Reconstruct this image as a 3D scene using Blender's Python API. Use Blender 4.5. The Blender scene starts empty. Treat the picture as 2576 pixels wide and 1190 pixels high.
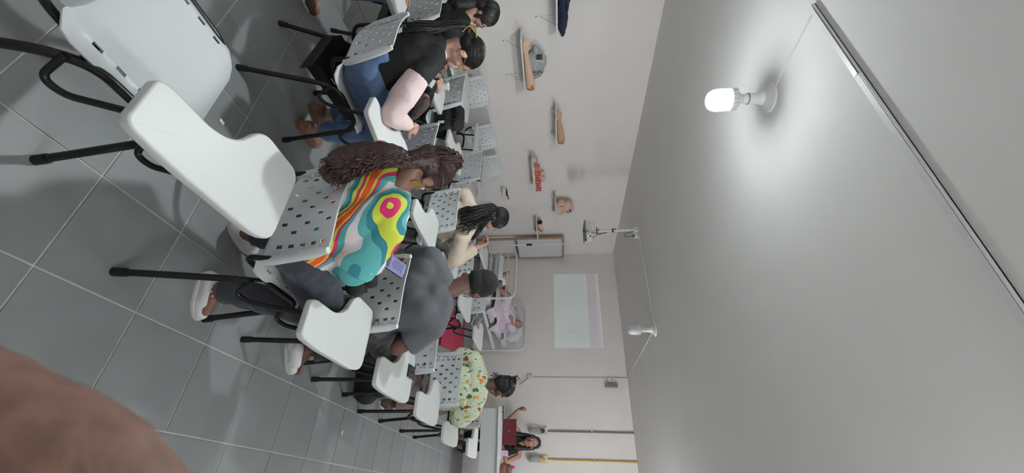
import bpy, bmesh, math, random
import numpy as np
from mathutils import Vector, Matrix, noise

random.seed(7)
scene = bpy.context.scene
COL = scene.collection
T = 0.38                      # floor tile pitch in metres
PI = math.pi

# ------------------------------------------------------------------ camera
CAM = Vector((1.5429 * T, -2.6108 * T, 4.3632 * T))
yaw, pitch, roll, FPX = 0.5815, 0.1022, 0.0253, 1033.56
fw = Vector((-math.sin(yaw) * math.cos(pitch), math.cos(yaw) * math.cos(pitch), -math.sin(pitch)))
rt0 = Vector((math.cos(yaw), math.sin(yaw), 0.0))
dn0 = fw.cross(rt0)
rt = rt0 * math.cos(roll) + dn0 * math.sin(roll)
dn = -rt0 * math.sin(roll) + dn0 * math.cos(roll)
# the phone was held upright and the picture is stored lying on its side
cam_data = bpy.data.cameras.new('camera')
cam_data.sensor_width = 36.0
cam_data.lens = 36.0 * FPX / 2576.0
cam_data.clip_start = 0.01
cam_data.clip_end = 60
cam = bpy.data.objects.new('camera', cam_data)
COL.objects.link(cam)
ax, ay, az = -dn, -rt, -fw
cam.matrix_world = Matrix(((ax.x, ay.x, az.x, CAM.x), (ax.y, ay.y, az.y, CAM.y), (ax.z, ay.z, az.z, CAM.z), (0, 0, 0, 1)))
cam_data.dof.use_dof = True            # phone lens: only the finger at the lens is out of focus
cam_data.dof.focus_distance = 2.6
cam_data.dof.aperture_fstop = 14.0
scene.camera = cam

# ------------------------------------------------------------------ world, exposure
world = bpy.data.worlds.new('world')
scene.world = world
world.use_nodes = True
world.node_tree.nodes['Background'].inputs[0].default_value = (0.8, 0.85, 0.9, 1)
world.node_tree.nodes['Background'].inputs[1].default_value = 0.05
scene.view_settings.view_transform = 'Standard'
scene.view_settings.look = 'None'
scene.view_settings.gamma = 1.0
scene.view_settings.use_curve_mapping = False
scene.view_settings.exposure = 0.87
BULB = 640.0
BULB_FILL, FILL_TUBE_NEAR, FILL_TUBE_FAR = 45.0, 78.0, 190.0                 # emission of the added fill lamps out of view
BULB_COL = (0.90, 0.985, 1.0)

# ------------------------------------------------------------------ materials
def lin(c):
    return tuple((v / 255 / 12.92) if v / 255 <= 0.04045 else ((v / 255 + 0.055) / 1.055) ** 2.4 for v in c)

def nodes_of(m):
    nt = m.node_tree
    return nt, nt.nodes, nt.links, nt.nodes['Principled BSDF']

def mat(name, rgb, rough=0.5, var=0.06, scale=18.0, bump=0.0, bscale=60.0, metal=0.0, spec=0.5, sheen=0.0):
    m = bpy.data.materials.new(name)
    m.use_nodes = True
    nt, N, L, b = nodes_of(m)
    c = lin(rgb)
    tc = N.new('ShaderNodeTexCoord')
    nz = N.new('ShaderNodeTexNoise'); nz.inputs['Scale'].default_value = scale; nz.inputs['Detail'].default_value = 4
    L.new(tc.outputs['Object'], nz.inputs['Vector'])
    rp = N.new('ShaderNodeValToRGB')
    rp.color_ramp.elements[0].position = 0.3; rp.color_ramp.elements[1].position = 0.7
    rp.color_ramp.elements[0].color = tuple(max(0, v * (1 - var)) for v in c) + (1,)
    rp.color_ramp.elements[1].color = tuple(min(1, v * (1 + var)) for v in c) + (1,)
    L.new(nz.outputs['Fac'], rp.inputs['Fac'])
    L.new(rp.outputs['Color'], b.inputs['Base Color'])
    b.inputs['Roughness'].default_value = rough
    b.inputs['Metallic'].default_value = metal
    b.inputs['Specular IOR Level'].default_value = spec
    if sheen:
        b.inputs['Sheen Weight'].default_value = sheen
    if bump:
        n2 = N.new('ShaderNodeTexNoise'); n2.inputs['Scale'].default_value = bscale; n2.inputs['Detail'].default_value = 3
        L.new(tc.outputs['Object'], n2.inputs['Vector'])
        bp = N.new('ShaderNodeBump'); bp.inputs['Strength'].default_value = bump; bp.inputs['Distance'].default_value = 0.004
        L.new(n2.outputs['Fac'], bp.inputs['Height']); L.new(bp.outputs['Normal'], b.inputs['Normal'])
    return m

def glow(name, rgb, strength, base=None):
    m = bpy.data.materials.new(name); m.use_nodes = True
    nt, N, L, b = nodes_of(m)
    c = lin(rgb) if max(rgb) > 1.5 else rgb
    b.inputs['Base Color'].default_value = (*(lin(base) if base else c), 1)
    b.inputs['Emission Color'].default_value = (*c, 1)
    b.inputs['Emission Strength'].default_value = strength
    return m

def lamp_glow(name, rgb, strength, back, power=1.0):
    # an LED globe throws most of its light forward and little back towards the ceiling
    m = glow(name, rgb, strength, (240, 240, 240))
    nt, N, L, b = nodes_of(m)
    tc = N.new('ShaderNodeTexCoord'); sp = N.new('ShaderNodeSeparateXYZ'); mr = N.new('ShaderNodeMapRange')
    mr.inputs[1].default_value = -0.24; mr.inputs[2].default_value = -0.354; mr.inputs[3].default_value = 0.0; mr.inputs[4].default_value = 1.0
    pw = N.new('ShaderNodeMath'); pw.operation = 'POWER'; pw.inputs[1].default_value = power
    m2 = N.new('ShaderNodeMapRange'); m2.inputs[3].default_value = back * strength; m2.inputs[4].default_value = strength
    L.new(mr.outputs[0], pw.inputs[0]); L.new(pw.outputs[0], m2.inputs[0])
    L.new(tc.outputs['Object'], sp.inputs[0]); L.new(sp.outputs['Z'], mr.inputs[0]); L.new(m2.outputs[0], b.inputs['Emission Strength'])
    return m

def clear(name, rgb, rough=0.15, alpha=0.4):
    m = mat(name, rgb, rough, 0.03)
    nt, N, L, b = nodes_of(m)
    b.inputs['Transmission Weight'].default_value = 1.0 - alpha
    b.inputs['IOR'].default_value = 1.2
    return m

M = {}
M['wall'] = mat('painted_wall', (237, 230, 227), 0.75, 0.015, 3, 0.12, 90)
M['ceiling'] = mat('painted_ceiling', (236, 234, 231), 0.8, 0.015, 2.5, 0.08, 60)
M['grout'] = mat('grout', (188, 189, 189), 0.9, 0.12, 30)
M['plastic'] = mat('white_plastic', (208, 211, 213), 0.38, 0.012, 8)
M['tablet'] = mat('white_laminate', (209, 211, 209), 0.42, 0.01, 8)
M['tube'] = mat('black_enamel_tube', (17, 17, 18), 0.3, 0.1, 20)
M['rubber'] = mat('black_rubber', (14, 14, 15), 0.6, 0.1, 30)
M['basket'] = mat('black_basket_plastic', (20, 20, 21), 0.5, 0.1, 30)
M['chrome'] = mat('chrome', (200, 200, 200), 0.2, 0.03, 10, metal=1.0)
M['whitemetal'] = mat('white_enamel', (222, 221, 220), 0.4, 0.02, 10)
M['trunking'] = mat('white_trunking', (226, 226, 224), 0.5, 0.02, 10)
M['black'] = mat('black_plastic', (18, 18, 20), 0.4, 0.1, 20)
M['darkgrey'] = mat('dark_grey_plastic', (62, 62, 66), 0.45, 0.06, 20)
M['midgrey'] = mat('grey_plastic', (132, 132, 134), 0.5, 0.05, 20)

def tile_mat():
    m = mat('slate_grey_tile', (132, 133, 135), 0.42, 0.08, 3.0, 0.05, 120, spec=0.45)
    nt, N, L, b = nodes_of(m)
    # every tile its own slight tone
    oi = N.new('ShaderNodeObjectInfo')
    mx = N.new('ShaderNodeMix'); mx.data_type = 'RGBA'; mx.blend_type = 'MULTIPLY'; mx.inputs[0].default_value = 1.0
    mr = N.new('ShaderNodeMapRange'); mr.inputs[3].default_value = 0.93; mr.inputs[4].default_value = 1.06
    L.new(oi.outputs['Random'], mr.inputs[0])
    src = b.inputs['Base Color'].links[0].from_socket
    cb = N.new('ShaderNodeCombineColor')
    for k in range(3):
        L.new(mr.outputs[0], cb.inputs[k])
    L.new(src, mx.inputs[6]); L.new(cb.outputs[0], mx.inputs[7]); L.new(mx.outputs[2], b.inputs['Base Color'])
    n3 = N.new('ShaderNodeTexNoise'); n3.inputs['Scale'].default_value = 5; n3.inputs['Detail'].default_value = 6
    tc = N.new('ShaderNodeTexCoord'); L.new(tc.outputs['Object'], n3.inputs['Vector'])
    r2 = N.new('ShaderNodeMapRange'); r2.inputs[3].default_value = 0.34; r2.inputs[4].default_value = 0.52
    L.new(n3.outputs['Fac'], r2.inputs[0]); L.new(r2.outputs[0], b.inputs['Roughness'])
    return m
M['tile'] = tile_mat()

# ------------------------------------------------------------------ mesh helpers
def V(*a):
    return Vector(a)

class MB:
    """collects shapes for ONE mesh"""
    def __init__(s):
        s.v, s.f, s.crisp = [], [], False
    def add(s, vs, fs):
        o = len(s.v)
        s.v += [tuple(p) for p in vs]
        s.f += [tuple(i + o for i in f) for f in fs]
        return s
    def box(s, c, d, rot=None):
        x, y, z = d[0] / 2, d[1] / 2, d[2] / 2
        P = [Vector(p) for p in ((-x, -y, -z), (x, -y, -z), (x, y, -z), (-x, y, -z), (-x, -y, z), (x, -y, z), (x, y, z), (-x, y, z))]
        if rot is not None:
            P = [rot @ p for p in P]
        return s.add([p + Vector(c) for p in P], [(0, 3, 2, 1), (4, 5, 6, 7), (0, 1, 5, 4), (1, 2, 6, 5), (2, 3, 7, 6), (3, 0, 4, 7)])
    def tube(s, pts, r, n=10, caps=True, flat=1.0):
        pts = [Vector(p) for p in pts]
        R = r if isinstance(r, (list, tuple)) else [r] * len(pts)
        k = len(pts)
        tang = [(pts[min(i + 1, k - 1)] - pts[max(i - 1, 0)]).normalized() for i in range(k)]
        up = Vector((0, 0, 1)) if abs(tang[0].z) < 0.9 else Vector((1, 0, 0))
        nrm = (up - tang[0] * up.dot(tang[0])).normalized()
        vs, fs = [], []
        for i in range(k):
            nrm = (nrm - tang[i] * nrm.dot(tang[i])).normalized()
            bi = tang[i].cross(nrm)
            for j in range(n):
                a = 2 * PI * j / n
                vs.append(pts[i] + nrm * (math.cos(a) * R[i]) + bi * (math.sin(a) * R[i] * flat))
        for i in range(k - 1):
            for j in range(n):
                a, b = i * n + j, i * n + (j + 1) % n
                fs.append((a, b, b + n, a + n))
        if caps:
            fs.append(tuple(range(n - 1, -1, -1)))
            fs.append(tuple((k - 1) * n + j for j in range(n)))
        return s.add(vs, fs)
    def lathe(s, prof, c=(0, 0, 0), n=24, rot=None):
        """prof: (radius, height) from bottom to top; closed by caps"""
        c = Vector(c); vs, fs = [], []
        for r, h in prof:
            for j in range(n):
                a = 2 * PI * j / n
                p = Vector((r * math.cos(a), r * math.sin(a), h))
                vs.append(c + (rot @ p if rot is not None else p))
        for i in range(len(prof) - 1):
            for j in range(n):
                a, b = i * n + j, i * n + (j + 1) % n
                fs.append((a, b, b + n, a + n))
        fs.append(tuple(range(n - 1, -1, -1))); fs.append(tuple((len(prof) - 1) * n + j for j in range(n)))
        return s.add(vs, fs)
    def ell(s, c, r, rot=None, nu=16, nv=10):
        c = Vector(c); vs, fs = [], []
        r = r if isinstance(r, (tuple, list)) else (r, r, r)
        for i in range(1, nv):
            t = PI * i / nv
            for j in range(nu):
                a = 2 * PI * j / nu
                p = Vector((r[0] * math.sin(t) * math.cos(a), r[1] * math.sin(t) * math.sin(a), -r[2] * math.cos(t)))
                vs.append(c + (rot @ p if rot is not None else p))
        bot, top = Vector((0, 0, -r[2])), Vector((0, 0, r[2]))
        vs.append(c + (rot @ bot if rot is not None else bot)); vs.append(c + (rot @ top if rot is not None else top))
        nb, ntp = len(vs) - 2, len(vs) - 1
        for i in range(nv - 2):
            for j in range(nu):
                a, b = i * nu + j, i * nu + (j + 1) % nu
                fs.append((a, b, b + nu, a + nu))
        for j in range(nu):
            fs.append((nb, (j + 1) % nu, j)); fs.append((ntp, (nv - 2) * nu + j, (nv - 2) * nu + (j + 1) % nu))
        return s.add(vs, fs)
    def cap(s, p0, r0, p1, r1, n=14):
        """tapered capsule"""
        p0, p1 = Vector(p0), Vector(p1); d = p1 - p0; l = d.length
        if l < 1e-6:
            return s.ell(p0, max(r0, r1))
        d /= l; pr = []
        for k in range(5):
            a = -PI / 2 + PI / 2 * k / 4
            pr.append((max(r0 * math.cos(a), 1e-4), r0 * math.sin(a)))
        for k in range(5):
            a = PI / 2 * k / 4
            pr.append((max(r1 * math.cos(a), 1e-4), l + r1 * math.sin(a)))
        q = Vector((0, 0, 1)).rotation_difference(d).to_matrix()
        return s.lathe(pr, p0, n, q)
    def con(s, p0, r0, p1, r1, n=18, sx=1.0):
        """flat ended cone"""
        p0, p1 = Vector(p0), Vector(p1); d = p1 - p0
        q = Vector((0, 0, 1)).rotation_difference(d.normalized()).to_matrix()
        return s.lathe([(r0, 0), (r1, d.length)], p0, n, q)
    def prism(s, outline, z0, z1, mtx=None, bevel=0.0, seg=2):
        bm = bmesh.new()
        vs = [bm.verts.new((p[0], p[1], z0)) for p in outline]
        f = bm.faces.new(vs)
        ex = bmesh.ops.extrude_face_region(bm, geom=[f])
        nv = [e for e in ex['geom'] if isinstance(e, bmesh.types.BMVert)]
        bmesh.ops.translate(bm, verts=nv, vec=(0, 0, z1 - z0))
        bmesh.ops.recalc_face_normals(bm, faces=bm.faces)
        if bevel:
            eds = [e for e in bm.edges if abs(e.verts[0].co.z - e.verts[1].co.z) < 1e-6]
            bmesh.ops.bevel(bm, geom=eds, offset=bevel, segments=seg, affect='EDGES', profile=0.5)
        bm.verts.ensure_lookup_table(); bm.verts.index_update()
        P = [v.co.copy() for v in bm.verts]
        if mtx is not None:
            P = [mtx @ p for p in P]
        s.add(P, [tuple(v.index for v in f.verts) for f in bm.faces]); bm.free()
        return s
    def bbox(s, c, d, bev=0.005, rot=None, seg=2):
        """bevelled box"""
        s.crisp = True
        bm = bmesh.new(); bmesh.ops.create_cube(bm, size=1.0)
        for v in bm.verts:
            v.co = Vector((v.co.x * d[0], v.co.y * d[1], v.co.z * d[2]))
        bmesh.ops.bevel(bm, geom=list(bm.edges), offset=min(bev, min(d) * 0.45), segments=seg, affect='EDGES', profile=0.5)
        bm.verts.index_update()
        P = [v.co.copy() for v in bm.verts]
        if rot is not None:
            P = [rot @ p for p in P]
        s.add([p + Vector(c) for p in P], [tuple(v.index for v in f.verts) for f in bm.faces]); bm.free()
        return s
    def mesh(s, name, m=None, smooth=40):
        me = bpy.data.meshes.new(name)
        me.from_pydata(s.v, [], s.f)
        if m is not None:
            me.materials.append(M[m] if isinstance(m, str) else m)
        fin(me, min(smooth, 20) if s.crisp else smooth)
        return me
    def build(s, name, m, parent=None, smooth=40):
        return link(name, s.mesh(name, m, smooth), parent)

def fin(me, smooth=40):
    bm = bmesh.new(); bm.from_mesh(me)
    bmesh.ops.recalc_face_normals(bm, faces=bm.faces)
    if smooth:
        lim = math.radians(smooth)
        for e in bm.edges:
            if len(e.link_faces) == 2 and e.calc_face_angle(0) > lim:
                e.smooth = False
        for f in bm.faces:
            f.smooth = len(f.verts) <= 6
    bm.to_mesh(me); bm.free()

def link(name, me, parent=None):
    o = bpy.data.objects.new(name, me); COL.objects.link(o)
    if parent is not None:
        o.parent = parent
    return o

def thing(name, label, cat, loc=(0, 0, 0), rz=0.0, group=None):
    o = bpy.data.objects.new(name, None); COL.objects.link(o)
    o.empty_display_size = 0.1
    o.location = loc; o.rotation_euler = (0, 0, rz)
    return tag(o, label, cat, group)

def tag(o, label, cat, group=None):
    o['label'] = label; o['category'] = cat
    if group:
        o['group'] = group
    return o

def struct(o):
    o['kind'] = 'structure'
    return o

def rounded(pts, rad, n=6, closed=False):
    """polyline with rounded corners"""
    pts = [Vector(p) for p in pts]; out = []; k = len(pts)
    for i in range(k):
        if not closed and i in (0, k - 1):
            out.append(pts[i]); continue
        a, b, c = pts[i - 1], pts[i], pts[(i + 1) % k]
        r = rad[i] if isinstance(rad, (list, tuple)) else rad
        d = min(r, (a - b).length * 0.49, (c - b).length * 0.49)
        p, q = b + (a - b).normalized() * d, b + (c - b).normalized() * d
        for j in range(n + 1):
            t = j / n
            out.append(p * (1 - t) ** 2 + b * (2 * t * (1 - t)) + q * t * t)
    return out

def spline(pts, n=6):
    """Catmull-Rom through the points"""
    P = [Vector(p) for p in pts]; P = [P[0] * 2 - P[1]] + P + [P[-1] * 2 - P[-2]]
    out = []
    for i in range(1, len(P) - 2):
        a, b, c, d = P[i - 1], P[i], P[i + 1], P[i + 2]
        for j in range(n):
            t = j / n
            out.append(0.5 * (2 * b + (c - a) * t + (2 * a - 5 * b + 4 * c - d) * t * t + (3 * b - a - 3 * c + d) * t ** 3))
    out.append(P[-2]); return out
# ================================================================== the room
XL, XR, YB, YF, ZC = -10.764 * T, 1.75, -2.5, 18.126 * T, 7.702 * T
WT = 0.15
floor = struct(MB().box(((XL + XR) / 2, (YB + YF) / 2, -0.053), (XR - XL, YF - YB, 0.1)).build('floor', 'grout', smooth=0))
TH = MB().bbox((0, 0, -0.002), (T - 0.007, T - 0.007, 0.006), 0.0012, seg=1).mesh('floor_tile', 'tile', 0)
cells = []
rest = MB()
for i in range(-11, 5):
    for j in range(-7, 19):
        a0, a1, b0, b1 = max(i * T, XL), min((i + 1) * T, XR), max(j * T, YB), min((j + 1) * T, YF)
        if a1 - a0 < 0.02 or b1 - b0 < 0.02:
            continue
        c = Vector(((a0 + a1) / 2, (b0 + b1) / 2, 0))
        if a1 - a0 < T - 0.001 or b1 - b0 < T - 0.001:      # cut tiles along the walls
            rest.box((c.x, c.y, -0.002), (a1 - a0 - 0.007, b1 - b0 - 0.007, 0.006)); continue
        d = c - CAM; z = d.dot(fw)
        u, v = (d.dot(rt) / z * FPX, d.dot(dn) / z * FPX) if z > 0.2 else (9e9, 9e9)
        seen = abs(u) < 800 and abs(v) < 1600
        cells.append((not seen, d.length, c))
cells.sort(key=lambda t: (t[0], t[1]))
for k, (_, _, c) in enumerate(cells):
    if k < 290:
        o = link('floor_tile', TH, floor); o.location = c
    else:
        rest.box((c.x, c.y, -0.002), (T - 0.007, T - 0.007, 0.006))
o = rest.build('floor_tile_rest', 'tile', floor, 0); o['kind'] = 'stuff'

struct(MB().box(((XL + XR) / 2, (YB + YF) / 2, ZC + 0.06), (XR - XL + 0.3, YF - YB + 0.3, 0.12)).build('ceiling', 'ceiling', smooth=0))
struct(MB().box((XL - WT / 2, (YB + YF) / 2, ZC / 2 - 0.05), (WT, YF - YB + 0.3, ZC + 0.1)).build('wall_left', 'wall', smooth=0))
struct(MB().box(((XL + XR) / 2, YF + WT / 2, ZC / 2 - 0.05), (XR - XL, WT, ZC + 0.1)).build('wall_front', 'wall', smooth=0))
struct(MB().box((XR + WT / 2, (YB + YF) / 2, ZC / 2 - 0.05), (WT, YF - YB + 0.3, ZC + 0.1)).build('wall_right', 'wall', smooth=0))
struct(MB().box(((XL + XR) / 2, YB - WT / 2, ZC / 2 - 0.05), (XR - XL, WT, ZC + 0.1)).build('wall_back', 'wall', smooth=0))

# ---- lamps: an opal LED globe in a lampholder on a ceiling rose
M['rose'] = mat('white_ceramic', (232, 232, 230), 0.4, 0.01, 8)
M['bulb_on'] = lamp_glow('lit_opal_globe', BULB_COL, BULB, 0.0045, 3.4)
M['bulb_fill'] = lamp_glow('added_fill_globe', BULB_COL, BULB_FILL, 0.8)
M['bulb_off'] = mat('unlit_opal_globe', (206, 208, 208), 0.35, 0.01, 5)
M['heatsink'] = mat('white_heatsink', (222, 222, 220), 0.45, 0.02, 12)

LS = 1.35
def lamp(x, y, on, label, s=1.0, m='bulb_on'):
    t = thing('ceiling_lamp', label, 'lamp', (x, y, ZC), 0, 'bare bulbs on ceiling roses')
    def L(pr):
        return [(r * s, h * s) for r, h in pr]
    MB().lathe(L([(0.026, -0.05), (0.03, -0.03), (0.048, -0.016), (0.062, -0.008), (0.064, 0.0)]), n=28).build('ceiling_rose', 'rose', t)
    h = MB().lathe(L([(0.019, -0.112), (0.021, -0.105), (0.023, -0.06), (0.026, -0.045)]), n=20).build('lampholder', 'rose', t)
    MB().lathe(L([(0.0245, -0.092), (0.0245, -0.088)]), n=20).build('holder_ring', 'midgrey', h)
    hs = MB().lathe(L([(0.045, -0.165), (0.046, -0.15), (0.036, -0.135), (0.022, -0.122), (0.019, -0.11)]), n=24)
    b = hs.build('bulb_base', 'heatsink', t)
    fin_b = MB()
    for k in range(18):
        a = 2 * PI * k / 18
        fin_b.box((math.cos(a) * 0.046 * s, math.sin(a) * 0.046 * s, -0.152 * s), (0.006 * s, 0.003 * s, 0.026 * s), Matrix.Rotation(a, 3, 'Z'))
    o = fin_b.build('cooling_fin', 'heatsink', b); o['kind'] = 'stuff'
    pr = [(0.006, -0.262), (0.02, -0.26), (0.033, -0.253), (0.043, -0.238), (0.047, -0.22), (0.047, -0.18), (0.046, -0.165)]
    MB().lathe(L(pr), n=28).build('globe', m if on else 'bulb_off', t)
    return t
lamp(-3.822 * T, 1.851 * T, True, 'lit bare LED bulb glowing on the ceiling in the foreground', LS)
lamp(-3.61 * T, 11.24 * T, False, 'unlit bare bulb on the far ceiling in front of the projected slide', LS)

lamp(-3.7 * T, -4.6 * T, True, 'added unseen fill bulb on the ceiling behind the photographer on the left', LS, 'bulb_fill')  # fill bulb added out of view to raise the overall light level
M['fill_tube_near'] = glow('added_fill_tube_near', BULB_COL, FILL_TUBE_NEAR, (240, 240, 240)); M['fill_tube_far'] = glow('added_fill_tube_far', BULB_COL, FILL_TUBE_FAR, (240, 240, 240))
def fill_tube_light(x, y, m, label):
    # made-up batten with one tube, added out of view as soft fill light
    t = thing('fill_tube_light', label, 'lamp', (x, y, ZC), 0, 'added fill tubes on the right of the ceiling')
    MB().bbox((0, 0, -0.02), (0.06, 1.26, 0.04), 0.004).build('housing', 'whitemetal', t)
    MB().tube([(0, -0.6, -0.075), (0, 0.6, -0.075)], 0.014, 14).build('tube', m, t, 50)
    for s_ in (-1, 1):
        MB().bbox((0, 0.61 * s_, -0.06), (0.03, 0.02, 0.06), 0.003).build('tube_holder', 'whitemetal', t)
fill_tube_light(1.45, 0.1, 'fill_tube_near', 'added unseen ceiling fill tube at the right near the photographer')
fill_tube_light(1.50, 4.7, 'fill_tube_far', 'added unseen ceiling fill tube at the right towards the front wall')

def trunk(pts, w, h, name, label, m='trunking', side='z'):
    """rectangular cable trunking along axis aligned runs under the ceiling"""
    t = thing(name, label, 'cable trunking', pts[0])
    o0 = Vector(pts[0])
    for a, b in zip(pts[:-1], pts[1:]):
        a, b = Vector(a) - o0, Vector(b) - o0; c = (a + b) / 2; d = b - a
        ang = math.atan2(d.y, d.x)
        MB().bbox(c - Vector((0, 0, h / 2)), (d.length, w, h), 0.002, Matrix.Rotation(ang, 3, 'Z')).build('run', m, t, 30)
    return t
cx0 = -3.812 * T
trunk([(cx0, 1.70 * T, ZC), (cx0, 0.50 * T, ZC)], 0.011, 0.008, 'cable_trunking', 'thin white trunking running from the lit bulb to the wide trunking')
t = thing('cable_trunking', 'wide white open trunking crossing the near ceiling', 'cable trunking', (cx0 - 0.02, 0.49 * T, ZC))
for k, (a, b) in enumerate(((0, 0.53), (0.53, XR - cx0 + 0.02))):
    MB().box(((a + b) / 2, 0.0, -0.003), (b - a - 0.002, 0.026, 0.004)).build('base_channel', 'trunking', t, 0)
    MB().box(((a + b) / 2, 0.0115, -0.009), (b - a - 0.002, 0.003, 0.016)).build('side_wall', 'trunking', t, 0)
    MB().box(((a + b) / 2, -0.0115, -0.009), (b - a - 0.002, 0.003, 0.016)).build('side_wall', 'trunking', t, 0)
    MB().box(((a + b) / 2, 0.004, -0.018 + 0.001 * k), (b - a - 0.002, 0.024, 0.002), Matrix.Rotation(0.12 if k == 0 else 0.0, 3, 'X')).build('lid', 'trunking', t, 0)
px, py = -7.83 * T, 11.39 * T
t = thing('cable_trunking', 'thin white trunking from the projector mount to the far bulb', 'cable trunking', (px + 0.06, py - 0.02, ZC))
dx = -3.61 * T - px - 0.06
MB().bbox((dx / 2, -0.03, -0.006), (dx, 0.018, 0.012), 0.002, Matrix.Rotation(math.atan2(-0.08, dx), 3, 'Z')).build('run', 'trunking', t, 30)
t = thing('cable_trunking', 'thin grey trunking from the far bulb along ceiling and down the front wall', 'cable trunking', (-3.66 * T, 11.4 * T, ZC))
ly = YF - 11.4 * T
M['trunk2'] = mat('aged_trunking', (196, 194, 192), 0.5, 0.03, 10)
MB().bbox((-0.02, ly / 2, -0.006), (0.013, ly, 0.012), 0.002, Matrix.Rotation(0.012, 3, 'Z')).build('run', 'trunk2', t, 30)
zs = 1.21
MB().bbox((-0.035, ly - 0.006, -(ZC - zs) / 2), (0.016, 0.012, ZC - zs), 0.002).build('run', 'trunk2', t, 30)
# ================================================================== tablet-arm chairs
def panel(us, vs, pos, nor, thick, hole):
    """sheet over a grid with real openings; pos/nor(u,v) -> Vector; hole(i,j) True leaves the cell out"""
    nu, nv = len(us), len(vs); idx = lambda i, j, s: (j * nu + i) * 2 + s
    P = []
    for v in vs:
        for u in us:
            p, n = pos(u, v), nor(u, v)
            P += [p + n * thick / 2, p - n * thick / 2]
    F, cnt = [], {}
    for j in range(nv - 1):
        for i in range(nu - 1):
            if hole(i, j):
                continue
            q = [(i, j), (i + 1, j), (i + 1, j + 1), (i, j + 1)]
            F.append(tuple(idx(*a, 0) for a in q)); F.append(tuple(idx(*a, 1) for a in reversed(q)))
            for a, b in zip(q, q[1:] + q[:1]):
                cnt.setdefault(frozenset((a, b)), []).append((a, b))
    for e, l in cnt.items():
        if len(l) == 1:
            a, b = l[0]
            F.append((idx(*b, 0), idx(*a, 0), idx(*a, 1), idx(*b, 1)))
    used = sorted({i for f in F for i in f}); mp = {o: k for k, o in enumerate(used)}
    return [P[i] for i in used], [tuple(mp[i] for i in f) for f in F]

def cuts(base, slots, hw):
    s = set(round(b, 4) for b in base)
    for c in slots:
        s = {b for b in s if abs(b - c) > hw * 1.2}
    for c in slots:
        s |= {round(c - hw, 4), round(c + hw, 4)}
    return sorted(s)

def backrest_mesh():
    W, Z0, Z1 = 0.205, 0.575, 0.85
    lv = [0.615, 0.665, 0.715, 0.765, 0.812]
    slots = []
    for k, z in enumerate(lv):
        xs = [-0.165, 0.165] + ([-0.11, -0.037, 0.037, 0.11] if k % 2 else [-0.074, 0.0, 0.074])
        slots += [(x, z) for x in xs]
    us = cuts(np.linspace(-W, W, 19), sorted({x for x, _ in slots}), 0.0080)
    vs = cuts(np.linspace(Z0, Z1, 9), lv, 0.0138)
    def pos(x, z):
        t = (z - Z0) / (Z1 - Z0)
        return Vector((x * (1.0 - 0.015 * t * t), -0.195 - 0.05 * t + 0.012 * math.sin(t * PI) - 0.034 * (1 - (x / W) ** 2), z - (0.01 * (abs(x) / W) ** 6 if z > 0.8 else 0)))
    nor = lambda x, z: Vector((x * 0.7, 1, 0.12)).normalized()
    def hole(i, j):
        cx, cz = (us[i] + us[i + 1]) / 2, (vs[j] + vs[j + 1]) / 2
        return any(abs(cx - a) < 0.004 and abs(cz - b) < 0.009 for a, b in slots)
    v, f = panel(us, vs, pos, nor, 0.005, hole)
    b = MB(); b.add(v, f)
    # rolled top lip
    b.tube([pos(x, Z1) for x in np.linspace(-W, W, 17)], 0.0045, 6)
    return b.mesh('backrest', 'plastic', 35)

def seat_mesh():
    Y0, Y1 = -0.165, 0.285
    sl = [-0.06, 0.01, 0.08, 0.15]
    slots = [(s * 0.196, y) for s in (-1, 1) for y in sl]
    us = cuts(np.linspace(-0.235, 0.235, 15), [-0.196, 0.196], 0.0062)
    vs = cuts(list(np.linspace(Y0, Y1, 14)) + [0.262, 0.278], sl, 0.0145)
    def pos(x, y):
        t = (y - Y0) / (Y1 - Y0)
        hw = 1.0 - 0.06 * (1 - t)
        if t > 0.82:
            hw *= math.sqrt(max(0.0, 1 - 0.42 * ((t - 0.82) / 0.18) ** 2.2))
        if t < 0.1:
            hw *= 1 - 0.12 * ((0.1 - t) / 0.1) ** 2
        z = 0.487 - 0.012 * math.cos(x / 0.235 * PI / 2) * math.sin(min(1, t * 1.2) * PI)
        if t < 0.16:
            z += 0.035 * ((0.16 - t) / 0.16) ** 2
        if t > 0.8:
            z -= 0.035 * ((t - 0.8) / 0.2) ** 2
        z -= 0.016 * max(0, (abs(x) - 0.2) / 0.035) ** 2
        return Vector((x * hw, y, z))
    nor = lambda x, y: Vector((0, 0, 1))
    def hole(i, j):
        cx, cy = (us[i] + us[i + 1]) / 2, (vs[j] + vs[j + 1]) / 2
        return any(abs(cx - a) < 0.004 and abs(cy - b) < 0.01 for a, b in slots)
    v, f = panel(us, vs, pos, nor, 0.006, hole)
    return MB().add(v, f).mesh('seat', 'plastic', 40)

def tablet_outline():
    p = [(0.30, -0.035), (0.44, -0.035), (0.455, -0.015), (0.462, 0.10), (0.452, 0.43), (0.425, 0.515), (0.155, 0.515), (0.125, 0.485), (0.125, 0.32), (0.15, 0.28),
         (0.19, 0.262), (0.23, 0.238), (0.262, 0.20), (0.283, 0.14), (0.287, 0.0)]
    R = [0.03, 0.05, 0.02, 0.05, 0.05, 0.05, 0.03, 0.03, 0.02, 0.02, 0.02, 0.02, 0.02, 0.03, 0.03]
    return [(q.x, q.y) for q in rounded([(a, b, 0) for a, b in p], R, 3, True)]

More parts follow.
